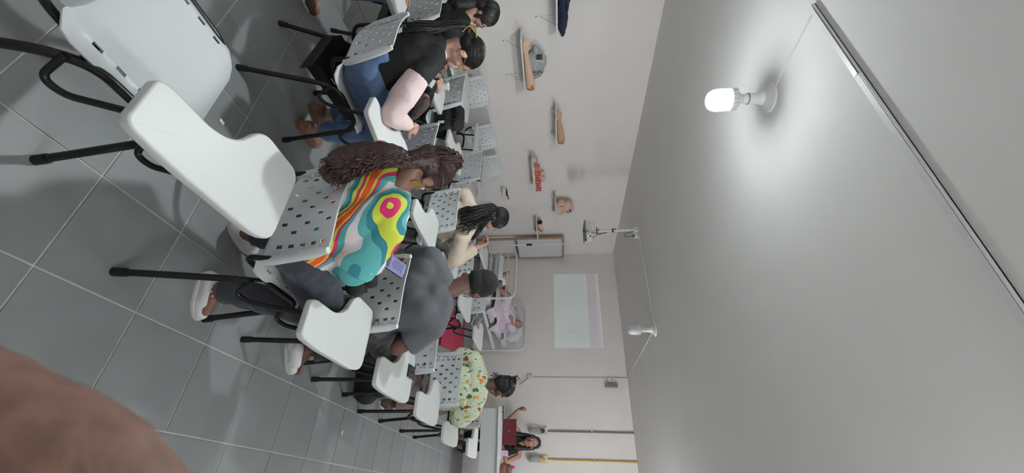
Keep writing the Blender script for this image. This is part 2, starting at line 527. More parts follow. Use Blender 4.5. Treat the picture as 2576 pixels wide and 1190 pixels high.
def chair_meshes():
    D = {}
    D['seat'] = seat_mesh(); D['backrest'] = backrest_mesh()
    for nm, s in (('R', 1), ('L', -1)):
        b = MB()
        path = rounded([(0.27 * s, -0.228, 0.02), (0.238 * s, -0.095, 0.40), (0.222 * s, -0.03, 0.472), (0.222 * s, 0.17, 0.475), (0.226 * s, 0.225, 0.44), (0.268 * s, 0.24, 0.02)],
                       [0, 0.1, 0.07, 0.05, 0.035, 0], 6)
        b.tube(path, 0.0138, 10)
        D['side_frame' + nm] = b.mesh('side_frame', 'tube', 50)
        D['feet' + nm] = [MB().tube([(0.2715 * s, -0.233, 0.0), (0.2715 * s, -0.231, 0.012), (0.268 * s, -0.22, 0.045)], 0.0172, 10).mesh('rubber_foot', 'rubber', 50),
                          MB().tube([(0.2705 * s, 0.2405, 0.0), (0.2695 * s, 0.24, 0.012), (0.267 * s, 0.239, 0.045)], 0.0172, 10).mesh('rubber_foot', 'rubber', 50)]
        b = MB()
        b.tube(rounded([(0.19 * s, 0.10, 0.462), (0.19 * s, -0.13, 0.462), (0.205 * s, -0.215, 0.50), (0.213 * s, -0.203, 0.60), (0.212 * s, -0.24, 0.80)], [0, 0.06, 0.05, 0.05, 0], 5), 0.011, 10)
        D['back_upright' + nm] = b.mesh('back_upright', 'tube', 50)
        # moulded sleeve that slides over the upright
        b = MB()
        b.tube([(0.213 * s, -0.192 , 0.562), (0.213 * s, -0.196, 0.60), (0.212 * s, -0.217, 0.70), (0.210 * s, -0.24, 0.80), (0.208 * s, -0.25, 0.845)], [0.0185, 0.0205, 0.0205, 0.0195, 0.012], 12)
        D['sleeve' + nm] = b.mesh('sleeve', 'plastic', 50)
        D['clips' + nm] = []
        for z in (0.64, 0.72, 0.79):
            t = (z - 0.575) / 0.275
            D['clips' + nm].append(MB().bbox((0.186 * s, -0.20 - 0.05 * t, z), (0.022, 0.012, 0.012), 0.004).mesh('clip', 'plastic', 40))
    D['crossbar'] = [MB().tube([(-0.224, 0.15, 0.46), (0.224, 0.15, 0.46)], 0.0105, 8).mesh('crossbar', 'tube', 50),
                     MB().tube([(-0.228, -0.05, 0.455), (0.228, -0.05, 0.455)], 0.0105, 8).mesh('crossbar', 'tube', 50)]
    D['tablet_support'] = [MB().tube(rounded([(0.236, -0.075, 0.445), (0.272, -0.045, 0.36), (0.292, 0.0, 0.395), (0.33, 0.085, 0.673)], [0, 0.03, 0.035, 0], 6), 0.0098, 10).mesh('tablet_support', 'tube', 50),
                           MB().tube(rounded([(0.228, 0.19, 0.462), (0.268, 0.235, 0.36), (0.292, 0.27, 0.395), (0.33, 0.36, 0.673)], [0, 0.03, 0.035, 0], 6), 0.0098, 10).mesh('tablet_support', 'tube', 50)]
    D['tablet'] = MB().prism(tablet_outline(), 0.672, 0.702, None, 0.006, 3).mesh('writing_tablet', 'tablet', 40)
    # book basket under the seat
    b = MB()
    n = 12
    us = list(np.linspace(-0.19, 0.19, 2 * n + 1)); vs = list(np.linspace(-0.17, 0.19, 10))
    def pos(u, v):
        t = (v + 0.17) / 0.36
        return Vector((u, v, 0.30 + 0.085 * t + 0.10 * max(0, (abs(u) - 0.15) / 0.04) ** 2))
    v_, f_ = panel(us, vs, pos, lambda u, v: Vector((0, 0, 1)), 0.005, lambda i, j: 2 <= i < 2 * n - 2 and i % 2 == 1 and j in (4, 6, 7))
    b.add(v_, f_)
    b.box((0, -0.17, 0.325), (0.38, 0.006, 0.07))
    D['basket'] = b.mesh('book_basket', 'basket', 40)
    return D
CH = chair_meshes()

def chair(cx, cy, rz, label, basket=False, tilt=0.0, scale=1.0):
    """cx, cy: floor centre in metres; faces +Y before the turn rz"""
    t = thing('tablet_arm_chair', label, 'chair', (cx, cy, 0), rz, 'white tablet arm chairs')
    link('seat', CH['seat'], t)
    bk = link('backrest', CH['backrest'], t)
    for s in 'RL':
        fr = link('leg_frame', CH['side_frame' + s], t)
        for f in CH['feet' + s]:
            link('rubber_foot', f, fr)
        link('back_upright', CH['back_upright' + s], t)
        link('sleeve', CH['sleeve' + s], bk)
        for c in CH['clips' + s]:
            link('clip', c, bk)
    for c in CH['crossbar']:
        link('crossbar', c, t)
    tb = link('writing_tablet', CH['tablet'], t)
    for c in CH['tablet_support']:
        link('tablet_support', c, t)
    if tilt:
        tb.matrix_local = Matrix.Translation((0.4, 0.2, 0.70)) @ Matrix.Rotation(tilt, 4, 'Y') @ Matrix.Translation((-0.4, -0.2, -0.70))
    if basket:
        link('book_basket', CH['basket'], t)
    return t

def at_rear(cx, yr):
    return cx * T, yr * T + 0.228
SEATS = {}
def put(key, cx, yr, rz, label, **k):
    x, y = at_rear(cx, yr)
    SEATS[key] = (x, y)
    return chair(x, y, rz, label, **k)
put('R0', -1.475, -1.70, 0.0, 'empty white chair nearest the camera, seat seen from above')
put('R1', -0.97, 0.593, 0.0, 'white chair of the woman in the swirl print blouse')
put('R2', -0.97, 2.574, 0.0, 'white chair of the man in the grey T-shirt, black phone on its tablet')
put('R3', -0.92, 4.53, 0.0, 'empty white chair directly behind the woman in the animal print blouse')
put('R4', -0.76, 6.62, 0.0, 'white chair of the woman in the animal print blouse')
put('R5', -0.76, 9.42, 0.0, 'white chair nearest the teacher desk with a black bag on it')
put('E0', -4.10, 0.60, -0.12, 'white chair of the woman in black vest and blue jeans', basket=True)
put('E1', -3.95, 2.66, 0.0, 'empty white chair behind the woman in the cream blouse', basket=True)
put('E2', -4.00, 4.66, 0.0, 'white chair of the woman in the cream blouse')
put('E3', -4.00, 6.72, 0.0, 'white chair mostly hidden behind the head of the man in grey')
put('E4', -3.90, 8.95, 0.0, 'empty white chair between the red mat and the hospital bed')
put('D1', -7.04, 1.65, 0.0, 'white chair of the woman in black at the top edge', basket=True)
put('D2', -7.06, 3.79, 0.0, 'white chair with a black backpack, left of the curly haired woman', basket=True)
put('D3', -7.00, 6.45, 0.0, 'empty white chair seen from behind next to the wall chairs')
put('D4', -6.85, 8.80, 0.0, 'white chair in front of the hospital bed foot rail')
put('X1', -6.37, -0.87, 0.0, 'white chair of the person in jeans at the top edge')
put('F1', -8.85, 2.95, 0.0, 'white chair by the left wall with its tablet tipped up', tilt=-0.5)
for k, (y, lb) in enumerate(((6.08, 'white chair against the left wall, nearest of the three to the camera'), (8.10, 'white chair against the left wall, middle one of the three'), (9.68, 'white chair against the left wall, nearest of the three to the slide'))):
    chair(-10.0 * T + 0.228, y * T, -PI / 2, lb)
# ================================================================== people
def grown(mb, name, m, parent, vox=0.007, smooth=4, folds=0.0, ffreq=9.0, fdir=(1, 1, 1), loc=None):
    """one continuous skin over overlapping volumes"""
    me = bpy.data.meshes.new('tmp')
    o_ = Vector(loc) if loc is not None else Vector((0, 0, 0))
    me.from_pydata([tuple(Vector(v) - o_) for v in mb.v], [], mb.f)
    ob = bpy.data.objects.new('tmp', me); COL.objects.link(ob)
    r = ob.modifiers.new('r', 'REMESH'); r.mode = 'VOXEL'; r.voxel_size = vox; r.adaptivity = 0.0
    s = ob.modifiers.new('s', 'SMOOTH'); s.iterations = smooth; s.factor = 0.5
    bpy.context.view_layer.update()
    out = bpy.data.meshes.new_from_object(ob.evaluated_get(bpy.context.evaluated_depsgraph_get()))
    bpy.data.objects.remove(ob); bpy.data.meshes.remove(me)
    if folds:
        nv = len(out.vertices)
        co = np.empty(nv * 3, dtype=np.float32); out.vertices.foreach_get('co', co); co = co.reshape(-1, 3)
        no = np.empty(nv * 3, dtype=np.float32); out.vertices.foreach_get('normal', no); no = no.reshape(-1, 3)
        fd = Vector(fdir)
        for i in range(nv):
            p = co[i]
            q = Vector((p[0] * fd.x, p[1] * fd.y, p[2] * fd.z)) * ffreq
            w = noise.noise(q + Vector((3.1, 7.7, 1.3)) + noise.noise_vector(q * 0.5) * 0.8)
            co[i] += no[i] * folds * (1 - 2.2 * abs(w))
        out.vertices.foreach_set('co', co.ravel())
    out.name = name; out.materials.clear(); out.materials.append(M[m] if isinstance(m, str) else m)
    out.polygons.foreach_set('use_smooth', [True] * len(out.polygons))
    out.update()
    return link(name, out, parent)

def frame(f, u=(0, 0, 1)):
    """matrix whose columns are right, forward, up"""
    f = Vector(f).normalized(); r = f.cross(Vector(u)).normalized(); uu = r.cross(f)
    return Matrix(((r.x, f.x, uu.x), (r.y, f.y, uu.y), (r.z, f.z, uu.z)))

def head_shape(b, c, R, s=1.0):
    c = Vector(c)
    E = lambda p, r, rot=None: b.ell(c + R @ (Vector(p) * s), tuple(v * s for v in r), R if rot is None else R @ rot)
    K = lambda p, r, q, t: b.cap(c + R @ (Vector(p) * s), r * s, c + R @ (Vector(q) * s), t * s)
    E((0, -0.012, 0.03), (0.074, 0.094, 0.084))
    E((0, 0.028, -0.03), (0.062, 0.068, 0.082))
    E((0, 0.052, -0.09), (0.034, 0.034, 0.024))
    E((0, 0.058, 0.035), (0.056, 0.03, 0.04))
    for x in (-1, 1):
        E((0.036 * x, 0.062, -0.025), (0.024, 0.024, 0.026))
        E((0.031 * x, 0.074, 0.022), (0.026, 0.015, 0.008))
        E((0.076 * x, -0.008, -0.012), (0.009, 0.021, 0.033), Matrix.Rotation(-0.35 * x, 3, 'Z') @ Matrix.Rotation(-0.2, 3, 'X'))
        E((0.012 * x, 0.098, -0.032), (0.009, 0.011, 0.008))
        K((0.05 * x, 0.005, -0.07), 0.02, (0.012 * x, 0.055, -0.095), 0.018)
    K((0, 0.088, 0.012), 0.008, (0, 0.11, -0.026), 0.0115)
    K((-0.02, 0.083, -0.058), 0.006, (0, 0.093, -0.057), 0.0075); K((0, 0.093, -0.057), 0.0075, (0.02, 0.083, -0.058), 0.006)
    K((-0.016, 0.083, -0.067), 0.006, (0.016, 0.083, -0.067), 0.006)

def hand_shape(b, w, d, n, side, curl=0.5, s=1.0, thumb=0.6):
    """w wrist, d towards the fingers, n out of the back of the hand; side +1 right hand"""
    d = Vector(d).normalized(); n = (Vector(n) - d * Vector(n).dot(d)).normalized(); x = d.cross(n) * side   # x: towards the thumb
    w = Vector(w)
    for k in (-0.028, -0.01, 0.01, 0.026):
        b.cap(w + x * k * 0.6 * s + d * 0.012 * s, 0.016 * s, w + x * k * s + d * 0.083 * s, 0.0125 * s)
    for k, (off, ln, base) in enumerate(((0.03, 0.072, 0.085), (0.011, 0.082, 0.09), (-0.009, 0.075, 0.087), (-0.028, 0.058, 0.079))):
        p = w + x * off * s + d * base * s; a = 0.25 * curl; r = 0.0092 * s
        for seg, fr in enumerate((0.45, 0.32, 0.25)):
            a += curl * (0.55 if seg else 0.35)
            q = p + (d * math.cos(a) - n * math.sin(a)) * ln * fr * s + x * (off * 0.06) * s
            b.cap(p, r, q, r * 0.93, 10); p = q; r *= 0.92
    p = w + x * 0.022 * s + d * 0.025 * s; r = 0.0125 * s
    t = (d * 0.75 + x * 0.8 - n * 0.25 * thumb).normalized()
    for seg, ln in enumerate((0.042, 0.032, 0.026)):
        q = p + t * ln * s; b.cap(p, r, q, r * 0.88, 10); p = q; r *= 0.9
        t = (t + d * 0.45 - n * 0.3 * thumb - x * 0.12).normalized()

def mid(a, b, t=0.5):
    return Vector(a) * (1 - t) + Vector(b) * t

def torso(b, J, g=0.0, low=True, neck=True, wide=1.0, straps=False):
    pel, ch, nb = mid(J['hipL'], J['hipR']), Vector(J['chest']), Vector(J['neck'])
    ax = (Vector(J['hipR']) - Vector(J['hipL'])).normalized(); sx = (Vector(J['shR']) - Vector(J['shL'])).normalized()
    if low:
        b.cap(pel - ax * 0.075 * wide, 0.108 * wide + g, pel + ax * 0.075 * wide, 0.108 * wide + g)
    ab = mid(pel, ch, 0.45)
    b.cap(ab - ax * 0.05 * wide, 0.095 * wide + g, ab + ax * 0.05 * wide, 0.095 * wide + g)
    b.cap(pel, 0.11 * wide + g, ab, 0.10 * wide + g)
    for k in (-0.06, 0.06):
        b.cap(ab + ax * k * 0.8 * wide, 0.088 * wide + g, ch + sx * k * wide, 0.097 * wide + g)
        b.cap(ch + sx * k * wide, 0.095 * wide + g, mid(ch, nb, 0.72) + sx * k * 0.9, 0.066 + g)
    if straps:
        return
    b.cap(mid(J['shL'], nb, 0.25) , 0.05 + g, mid(J['shR'], nb, 0.25), 0.05 + g)
    for s_ in 'LR':
        b.cap(J['sh' + s_], 0.052 + g, mid(J['sh' + s_], nb, 0.7), 0.05 + g)
    b.cap(ch, 0.09, nb, 0.05)

def body(name, J, skin, parent, loc, hs=1.0, vox=0.0065, wide=1.0, arm=1.0, bare=False):
    b = MB()
    torso(b, J, 0.0 if bare else -0.008, wide=wide)
    hd = Vector(J['head']); R = J['R']
    b.cap(J['neck'], 0.052, hd + R @ Vector((0, -0.02, -0.055)), 0.05)
    head_shape(b, hd, R, hs)
    for s in 'LR':
        sg = 1 if s == 'R' else -1
        b.cap(J['sh' + s], 0.046 * arm, J['el' + s], 0.037 * arm); b.cap(J['el' + s], 0.038 * arm, J['wr' + s], 0.025 * arm)
        d = J.get('hd' + s, Vector(J['wr' + s]) - Vector(J['el' + s])); n = J.get('hn' + s, (0, 0, 1))
        hand_shape(b, J['wr' + s], d, n, sg, J.get('cu' + s, 0.5), 0.95)
        b.cap(J['hip' + s], 0.082, J['kn' + s], 0.054); b.cap(J['kn' + s], 0.052, mid(J['kn' + s], J['an' + s], 0.35), 0.05); b.cap(mid(J['kn' + s], J['an' + s], 0.35), 0.05, J['an' + s], 0.034)
        b.cap(J['an' + s], 0.034, J['to' + s], 0.026); b.cap(Vector(J['an' + s]) + Vector((0, 0, -0.03)), 0.03, J['to' + s], 0.024)
    return grown(b, name, skin, parent, vox, 3, loc=loc)

def trousers(J, m, parent, loc, g=0.012, vox=0.009, folds=0.006, wide=1.0, leg=1.0, to=0.92):
    b = MB(); ax = (Vector(J['hipR']) - Vector(J['hipL'])).normalized(); pel = mid(J['hipL'], J['hipR'])
    b.cap(pel - ax * 0.07 * wide, 0.112 * wide + g, pel + ax * 0.07 * wide, 0.112 * wide + g)
    up = (Vector(J['chest']) - pel).normalized()
    b.con(pel, 0.145 * wide, pel + up * 0.13, 0.128 * wide + g)
    for s in 'LR':
        b.cap(J['hip' + s], (0.092 + g) * leg, J['kn' + s], (0.06 + g) * leg)
        e = mid(J['kn' + s], J['an' + s], to)
        b.cap(J['kn' + s], (0.058 + g) * leg, mid(J['kn' + s], J['an' + s], 0.4), (0.054 + g) * leg)
        b.con(mid(J['kn' + s], J['an' + s], 0.15), (0.056 + g) * leg, e, (0.044 + g) * leg)
    return grown(b, 'trousers', m, parent, vox, 4, folds, 14, (1, 1, 1), loc)

def shirt(J, m, parent, loc, g=0.014, vox=0.008, folds=0.006, sleeve=0.55, sl_r=1.25, name='shirt', wide=1.0, extra=None, ffreq=9, hem=0.0, smooth=4, fdir=(1.5, 1.5, 0.5)):
    b = MB(); torso(b, J, g, low=False, wide=wide)
    pel, ch = mid(J['hipL'], J['hipR']), Vector(J['chest'])
    ax = (Vector(J['hipR']) - Vector(J['hipL'])).normalized()
    lo = mid(pel, ch, 0.12 - hem)
    for k in (-0.055, 0, 0.055):
        b.con(lo + ax * k * wide, 0.105 * wide + g, mid(pel, ch, 0.6) + ax * k * wide, 0.092 * wide + g)
    for s in 'LR':
        sh, el, wr = Vector(J['sh' + s]), Vector(J['el' + s]), Vector(J['wr' + s])
        if sleeve <= 1:
            e = mid(sh, el, sleeve); b.con(sh, 0.05 + g, e, (0.04 + g) * sl_r); b.ell(sh, 0.05 + g)
        else:
            b.cap(sh, 0.05 + g, el, 0.042 + g); b.con(mid(el, wr, 0.0), 0.042 + g, mid(el, wr, sleeve - 1), (0.028 + g) * sl_r); b.ell(el, 0.042 + g)
    if extra:
        extra(b)
    return grown(b, name, m, parent, vox, smooth, folds, ffreq, fdir, loc)

def shoe(heel, toe, m, parent, loc, sole='whitesole', h=0.075, w=0.043, name='shoe', open_=False):
    heel, toe = Vector(heel), Vector(toe); d = (toe - heel).normalized(); L_ = (toe - heel).length
    up = Vector((0, 0, 1)) if abs(d.z) < 0.6 else Vector((0, -0.5, 0.6)); sd = d.cross(up).normalized(); up = sd.cross(d).normalized()
    b = MB()
    b.cap(heel + up * 0.034 + d * 0.03, 0.034, heel + d * L_ * 0.55 + up * 0.03, 0.036)
    b.cap(heel + d * L_ * 0.6 + up * 0.026 - sd * 0.008, 0.036, heel + d * (L_ - 0.035) + up * 0.022, 0.032)
    b.cap(heel + d * L_ * 0.6 + up * 0.026 + sd * 0.012, 0.033, heel + d * (L_ - 0.04) + up * 0.022 + sd * 0.006, 0.03)
    b.con(heel + d * 0.04 + up * 0.03, 0.037, heel + d * 0.045 + up * h, 0.035)
    b.cap(heel + d * 0.055 + up * 0.062, 0.044, heel + d * L_ * 0.62 + up * 0.040, 0.043)
    o = grown(b, name, m, parent, 0.006, 3, loc=loc)
    s = MB(); q = Matrix(((sd.x, d.x, up.x), (sd.y, d.y, up.y), (sd.z, d.z, up.z)))
    ol = []
    for k in range(20):
        a = 2 * PI * k / 20
        yy = math.sin(a); ol.append((math.cos(a) * (w * (1.0 if yy > 0 else 0.86)), L_ / 2 + yy * L_ / 2))
    s.prism(ol, 0.0, 0.022, Matrix.Translation(heel - Vector(loc) - up * 0.003) @ q.to_4x4(), 0.004, 2)
    s.build('sole', sole, o, 40)
    return o

def strands(path, n, r0, r1, wave, name, m, parent, loc, wl=0.07, rad=0.0035, seed=1, flat=1.0, jitter=0.25, cross=None):
    """locks of hair along a path, r0 -> r1 the thickness of the bundle; one mesh"""
    rnd = random.Random(seed); P = spline(path, 6); k = len(P); b = MB()
    for i in range(n):
        a, rr = rnd.uniform(0, 2 * PI), math.sqrt(rnd.random())
        ph, w2 = rnd.uniform(0, 6.28), wl * rnd.uniform(0.8, 1.25); end = k - int(rnd.random() * jitter * k)
        pts, rs, acc = [], [], 0
        for j in range(max(4, end)):
            t = j / (k - 1); tg = (P[min(j + 1, k - 1)] - P[max(j - 1, 0)]).normalized()
            sx = tg.cross(Vector(cross) if cross else Vector((0.3, 0.9, 0.3))).normalized(); sy = tg.cross(sx)
            if j:
                acc += (P[j] - P[j - 1]).length
            R_ = (r0 + (r1 - r0) * min(1, t * 1.6)) * rr
            off = sx * (math.cos(a) * R_ + wave * math.sin(acc / w2 * 6.28 + ph)) + sy * ((math.sin(a) * R_ + wave * math.cos(acc / w2 * 6.28 + ph * 1.7)) * flat)
            pts.append(P[j] + off - Vector(loc)); rs.append(rad * (1 - 0.75 * max(0, (j / max(4, end) - 0.6) / 0.4)))
        b.tube(pts, rs, 5)
    o = b.build(name, m, parent, 60); o['kind'] = 'stuff'
    return o

def comb(c, R, off, rad, pole, n, name, m, parent, loc, r=0.0022, part=None, seed=2, lift=1.015, front=0.75):
    """combed locks lying on the head: from the hairline (or a parting) to the pole direction"""
    rnd = random.Random(seed); b = MB(); c = Vector(c)
    for i in range(n):
        if part is None:
            a = rnd.uniform(-PI, PI); e_ = rnd.uniform(0.15, 1.3)
            s_ = Vector((math.sin(a) * math.cos(e_), math.cos(a) * math.cos(e_), math.sin(e_)))
            if s_.y > front:
                s_.y = front
            p_ = Vector(pole) + Vector((rnd.uniform(-.12, .12), rnd.uniform(-.12, .12), rnd.uniform(-.12, .12)))
        else:
            sd = rnd.choice((-1, 1)); s_ = Vector((0.06 * sd, rnd.uniform(-0.8, front), 1.0))
            p_ = Vector((sd * rnd.uniform(0.6, 1.0), s_.y * 0.7 - rnd.uniform(0.25, 0.5), rnd.uniform(-0.9, -0.3)))
        s_.normalize(); p_.normalize(); lf = lift + rnd.uniform(-0.012, 0.02); pts = []
        ang = s_.angle(p_)
        for k in range(9):
            t = k / 8
            d = (s_ * math.sin((1 - t) * ang) + p_ * math.sin(t * ang)) / max(1e-4, math.sin(ang))
            d.normalize()
            pts.append(c + R @ Vector((off[0] + rad[0] * d.x * lf, off[1] + rad[1] * d.y * lf, off[2] + rad[2] * d.z * lf)) - Vector(loc))
        b.tube(pts, [r * 0.4] + [r] * 7 + [r * 0.5], 5)
    o = b.build(name, m, parent, 60); o['kind'] = 'stuff'
    return o

def face_parts(J, parent, loc, hs=1.0, brow='hair_black', look=0.0):
    c, R = Vector(J['head']), J['R']
    for x in (-1, 1):
        p = c + R @ (Vector((0.031 * x, 0.0785, 0.007)) * hs) - Vector(loc)
        e = MB().ell(p, 0.0125 * hs).build('eye', 'eyewhite', parent, 80)
        MB().ell(p + R @ (Vector((0.0, 0.0085, -0.002)) * hs), (0.0062 * hs, 0.0046 * hs, 0.0062 * hs), R).build('iris', 'iris', e, 80)
        q = [c + R @ (Vector((0.031 * x + k * 0.021, 0.0905 - 0.012 * abs(k), 0.029 + 0.004 * (1 - k * k) + 0.002 * k * x)) * hs) - Vector(loc) for k in (-1, -0.5, 0, 0.5, 1)]
        MB().tube(q, [0.002, 0.0035, 0.0035, 0.003, 0.0018], 6).build('eyebrow', brow, parent, 80)

def glasses(J, parent, loc, m, hs=1.0, r=0.026):
    c, R = Vector(J['head']), J['R']; b = MB()
    for x in (-1, 1):
        b.tube([c + R @ (Vector((0.033 * x + r * math.cos(a) * 1.1, 0.104 - 0.012 * abs(math.cos(a)), 0.004 + r * math.sin(a) * 0.9)) * hs) - Vector(loc) for a in np.linspace(0, 2 * PI, 21)], 0.0016, 6, False)
        b.tube([c + R @ (Vector(q) * hs) - Vector(loc) for q in ((0.062 * x, 0.094, 0.01), (0.078 * x, 0.05, 0.012), (0.082 * x, 0.0, 0.012), (0.08 * x, -0.025, -0.01))], 0.0018, 6)
    b.tube([c + R @ (Vector(q) * hs) - Vector(loc) for q in ((-0.008, 0.104, 0.008), (0, 0.108, 0.011), (0.008, 0.104, 0.008))], 0.0016, 6)
    return b.build('glasses', m, parent, 60)

# skin, hair and cloth
def skin(name, rgb):
    m = mat(name, rgb, 0.5, 0.07, 30, 0.05, 220)
    return m
M['skin_a'] = skin('skin_brown', (134, 98, 82)); M['skin_b'] = skin('skin_deep', (108, 76, 64)); M['skin_c'] = skin('skin_tan', (182, 142, 124))
M['skin_d'] = skin('skin_olive', (160, 120, 104)); M['skin_e'] = skin('skin_dark', (92, 62, 54))
def hair(name, rgb, rough=0.5):
    m = mat(name, rgb, rough, 0.25, 40, 0.0)
    nt, N, L, b = nodes_of(m)
    tc = N.new('ShaderNodeTexCoord'); mp = N.new('ShaderNodeMapping'); mp.inputs['Scale'].default_value = (1, 1, 0.12)
    n2 = N.new('ShaderNodeTexNoise'); n2.inputs['Scale'].default_value = 130
    bp = N.new('ShaderNodeBump'); bp.inputs['Strength'].default_value = 0.6; bp.inputs['Distance'].default_value = 0.004
    L.new(tc.outputs['Object'], mp.inputs['Vector']); L.new(mp.outputs[0], n2.inputs['Vector']); L.new(n2.outputs['Fac'], bp.inputs['Height']); L.new(bp.outputs[0], b.inputs['Normal'])
    return m
M['hair_black'] = hair('black_hair', (19, 17, 18)); M['hair_auburn'] = hair('auburn_hair', (62, 40, 38), 0.42); M['hair_crop'] = mat('cropped_black_hair', (24, 22, 23), 0.8, 0.35, 90, 0.9, 160)
M['eyewhite'] = mat('eye_white', (225, 220, 215), 0.25, 0.01); M['iris'] = mat('dark_iris', (38, 24, 18), 0.2, 0.1)
M['whitesole'] = mat('white_sole', (218, 216, 210), 0.55, 0.03); M['whiteshoe'] = mat('white_rubber_shoe', (228, 226, 226), 0.5, 0.02, 14); M['brownshoe'] = mat('brown_leather', (124, 92, 74), 0.5, 0.1, 20)
M['taupe'] = mat('taupe_suede', (84, 70, 62), 0.85, 0.12, 40)
def denim(name, rgb):
    return mat(name, rgb, 0.85, 0.32, 7, 0.35, 380, sheen=0.2)
M['denim_dark'] = denim('dark_denim', (58, 62, 74)); M['denim_blue'] = denim('blue_denim', (86, 110, 146)); M['trouser_dark'] = denim('charcoal_trousers', (50, 50, 54))
M['grey_tee'] = mat('charcoal_cotton', (92, 94, 99), 0.85, 0.07, 20, 0.12, 300); M['blackcloth'] = mat('black_cotton', (20, 19, 20), 0.85, 0.2, 25, 0.15, 250)
M['pinkcloth'] = mat('pale_pink_cotton', (214, 190, 190), 0.8, 0.03, 15, 0.12, 300); M['cream'] = mat('cream_blouse', (206, 190, 172), 0.8, 0.04, 12, 0.1, 300)
M['gold'] = mat('gold', (212, 178, 96), 0.25, 0.05, 10, metal=1.0); M['tan_leather'] = mat('tan_belt', (176, 138, 104), 0.55, 0.08, 20)
M['slate_knit'] = mat('grey_knit', (120, 118, 116), 0.9, 0.1, 25)

def swirl():
    m = bpy.data.materials.new('swirl_print'); m.use_nodes = True; nt, N, L, b = nodes_of(m)
    tc = N.new('ShaderNodeTexCoord'); mp = N.new('ShaderNodeMapping'); mp.inputs['Rotation'].default_value = (0.5, 0.35, 0.2); mp.inputs['Location'].default_value = (0.31, 0.12, -0.42)
    n1 = N.new('ShaderNodeTexNoise'); n1.inputs['Scale'].default_value = 4.2; n1.inputs['Detail'].default_value = 0.3
    vm = N.new('ShaderNodeVectorMath'); vm.operation = 'SCALE'; vm.inputs['Scale'].default_value = 0.40
    va = N.new('ShaderNodeVectorMath'); va.operation = 'ADD'
    wv = N.new('ShaderNodeTexWave'); wv.wave_type = 'RINGS'; wv.rings_direction = 'SPHERICAL'; wv.wave_profile = 'SAW'; wv.inputs['Scale'].default_value = 2.1; wv.inputs['Distortion'].default_value = 0.0
    L.new(tc.outputs['Object'], mp.inputs[0]); L.new(mp.outputs[0], n1.inputs['Vector']); L.new(n1.outputs['Color'], vm.inputs[0]); L.new(vm.outputs[0], va.inputs[0]); L.new(mp.outputs[0], va.inputs[1]); L.new(va.outputs[0], wv.inputs['Vector'])
    rp = N.new('ShaderNodeValToRGB'); rp.color_ramp.interpolation = 'CONSTANT'
    cs = [(0, (228, 218, 220)), (0.07, (88, 172, 172)), (0.18, (44, 128, 140)), (0.28, (206, 216, 70)), (0.40, (216, 44, 110)), (0.50, (206, 216, 70)), (0.56, (238, 92, 40)), (0.74, (206, 216, 70)), (0.80, (216, 44, 110)), (0.86, (88, 172, 172)), (0.95, (228, 218, 220))]
    el = rp.color_ramp.elements
    el[0].position = 0; el[0].color = (*lin(cs[0][1]), 1); el[1].position = cs[1][0]; el[1].color = (*lin(cs[1][1]), 1)
    for p, c in cs[2:]:
        e = el.new(p); e.color = (*lin(c), 1)
    L.new(wv.outputs['Fac'], rp.inputs['Fac']); L.new(rp.outputs['Color'], b.inputs['Base Color']); b.inputs['Roughness'].default_value = 0.75
    return m
M['swirl'] = swirl()

def animals():
    m = bpy.data.materials.new('animal_print'); m.use_nodes = True; nt, N, L, b = nodes_of(m)
    tc = N.new('ShaderNodeTexCoord'); prev = None
    def layer(scale, th, cols, seed, wob, stretch):
        mp = N.new('ShaderNodeMapping'); mp.inputs['Location'].default_value = (seed, seed * 0.7, seed * 1.3); mp.inputs['Scale'].default_value = stretch
        nz = N.new('ShaderNodeTexNoise'); nz.inputs['Scale'].default_value = 42; nz.inputs['Detail'].default_value = 1.5
        sc = N.new('ShaderNodeVectorMath'); sc.operation = 'SCALE'; sc.inputs['Scale'].default_value = wob
        ad = N.new('ShaderNodeVectorMath'); ad.operation = 'ADD'
        vo = N.new('ShaderNodeTexVoronoi'); vo.inputs['Scale'].default_value = scale; vo.inputs['Randomness'].default_value = 0.7
        L.new(tc.outputs['Object'], mp.inputs[0]); L.new(mp.outputs[0], nz.inputs['Vector']); L.new(nz.outputs['Color'], sc.inputs[0]); L.new(sc.outputs[0], ad.inputs[0]); L.new(mp.outputs[0], ad.inputs[1]); L.new(ad.outputs[0], vo.inputs['Vector'])
        lt = N.new('ShaderNodeMath'); lt.operation = 'LESS_THAN'; lt.inputs[1].default_value = th; L.new(vo.outputs['Distance'], lt.inputs[0])
        sp = N.new('ShaderNodeSeparateColor'); L.new(vo.outputs['Color'], sp.inputs[0])
        rp = N.new('ShaderNodeValToRGB'); rp.color_ramp.interpolation = 'CONSTANT'; el = rp.color_ramp.elements
        for k, c in enumerate(cols):
            e = el[k] if k < 2 else el.new(k / len(cols)); e.position = k / len(cols); e.color = (*lin(c), 1)
        L.new(sp.outputs[0], rp.inputs['Fac'])
        return lt.outputs[0], rp.outputs['Color']
    base = (208, 220, 190)
    for lay in (layer(42, 0.16, [(70, 96, 74), (86, 110, 120), (196, 150, 60)], 3.0, 0.02, (1, 1, 1)), layer(17, 0.33, [(206, 152, 48), (186, 70, 44), (84, 126, 128), (74, 110, 60), (214, 168, 70), (222, 110, 60)], 0.6, 0.055, (1.25, 1.25, 0.75))):
        mx = N.new('ShaderNodeMix'); mx.data_type = 'RGBA'; L.new(lay[0], mx.inputs[0]); L.new(lay[1], mx.inputs[7])
        if prev is None:
            mx.inputs[6].default_value = (*lin(base), 1)
        else:
            L.new(prev, mx.inputs[6])
        prev = mx.outputs[2]
    L.new(prev, b.inputs['Base Color']); b.inputs['Roughness'].default_value = 0.75
    return m
M['animals'] = animals()

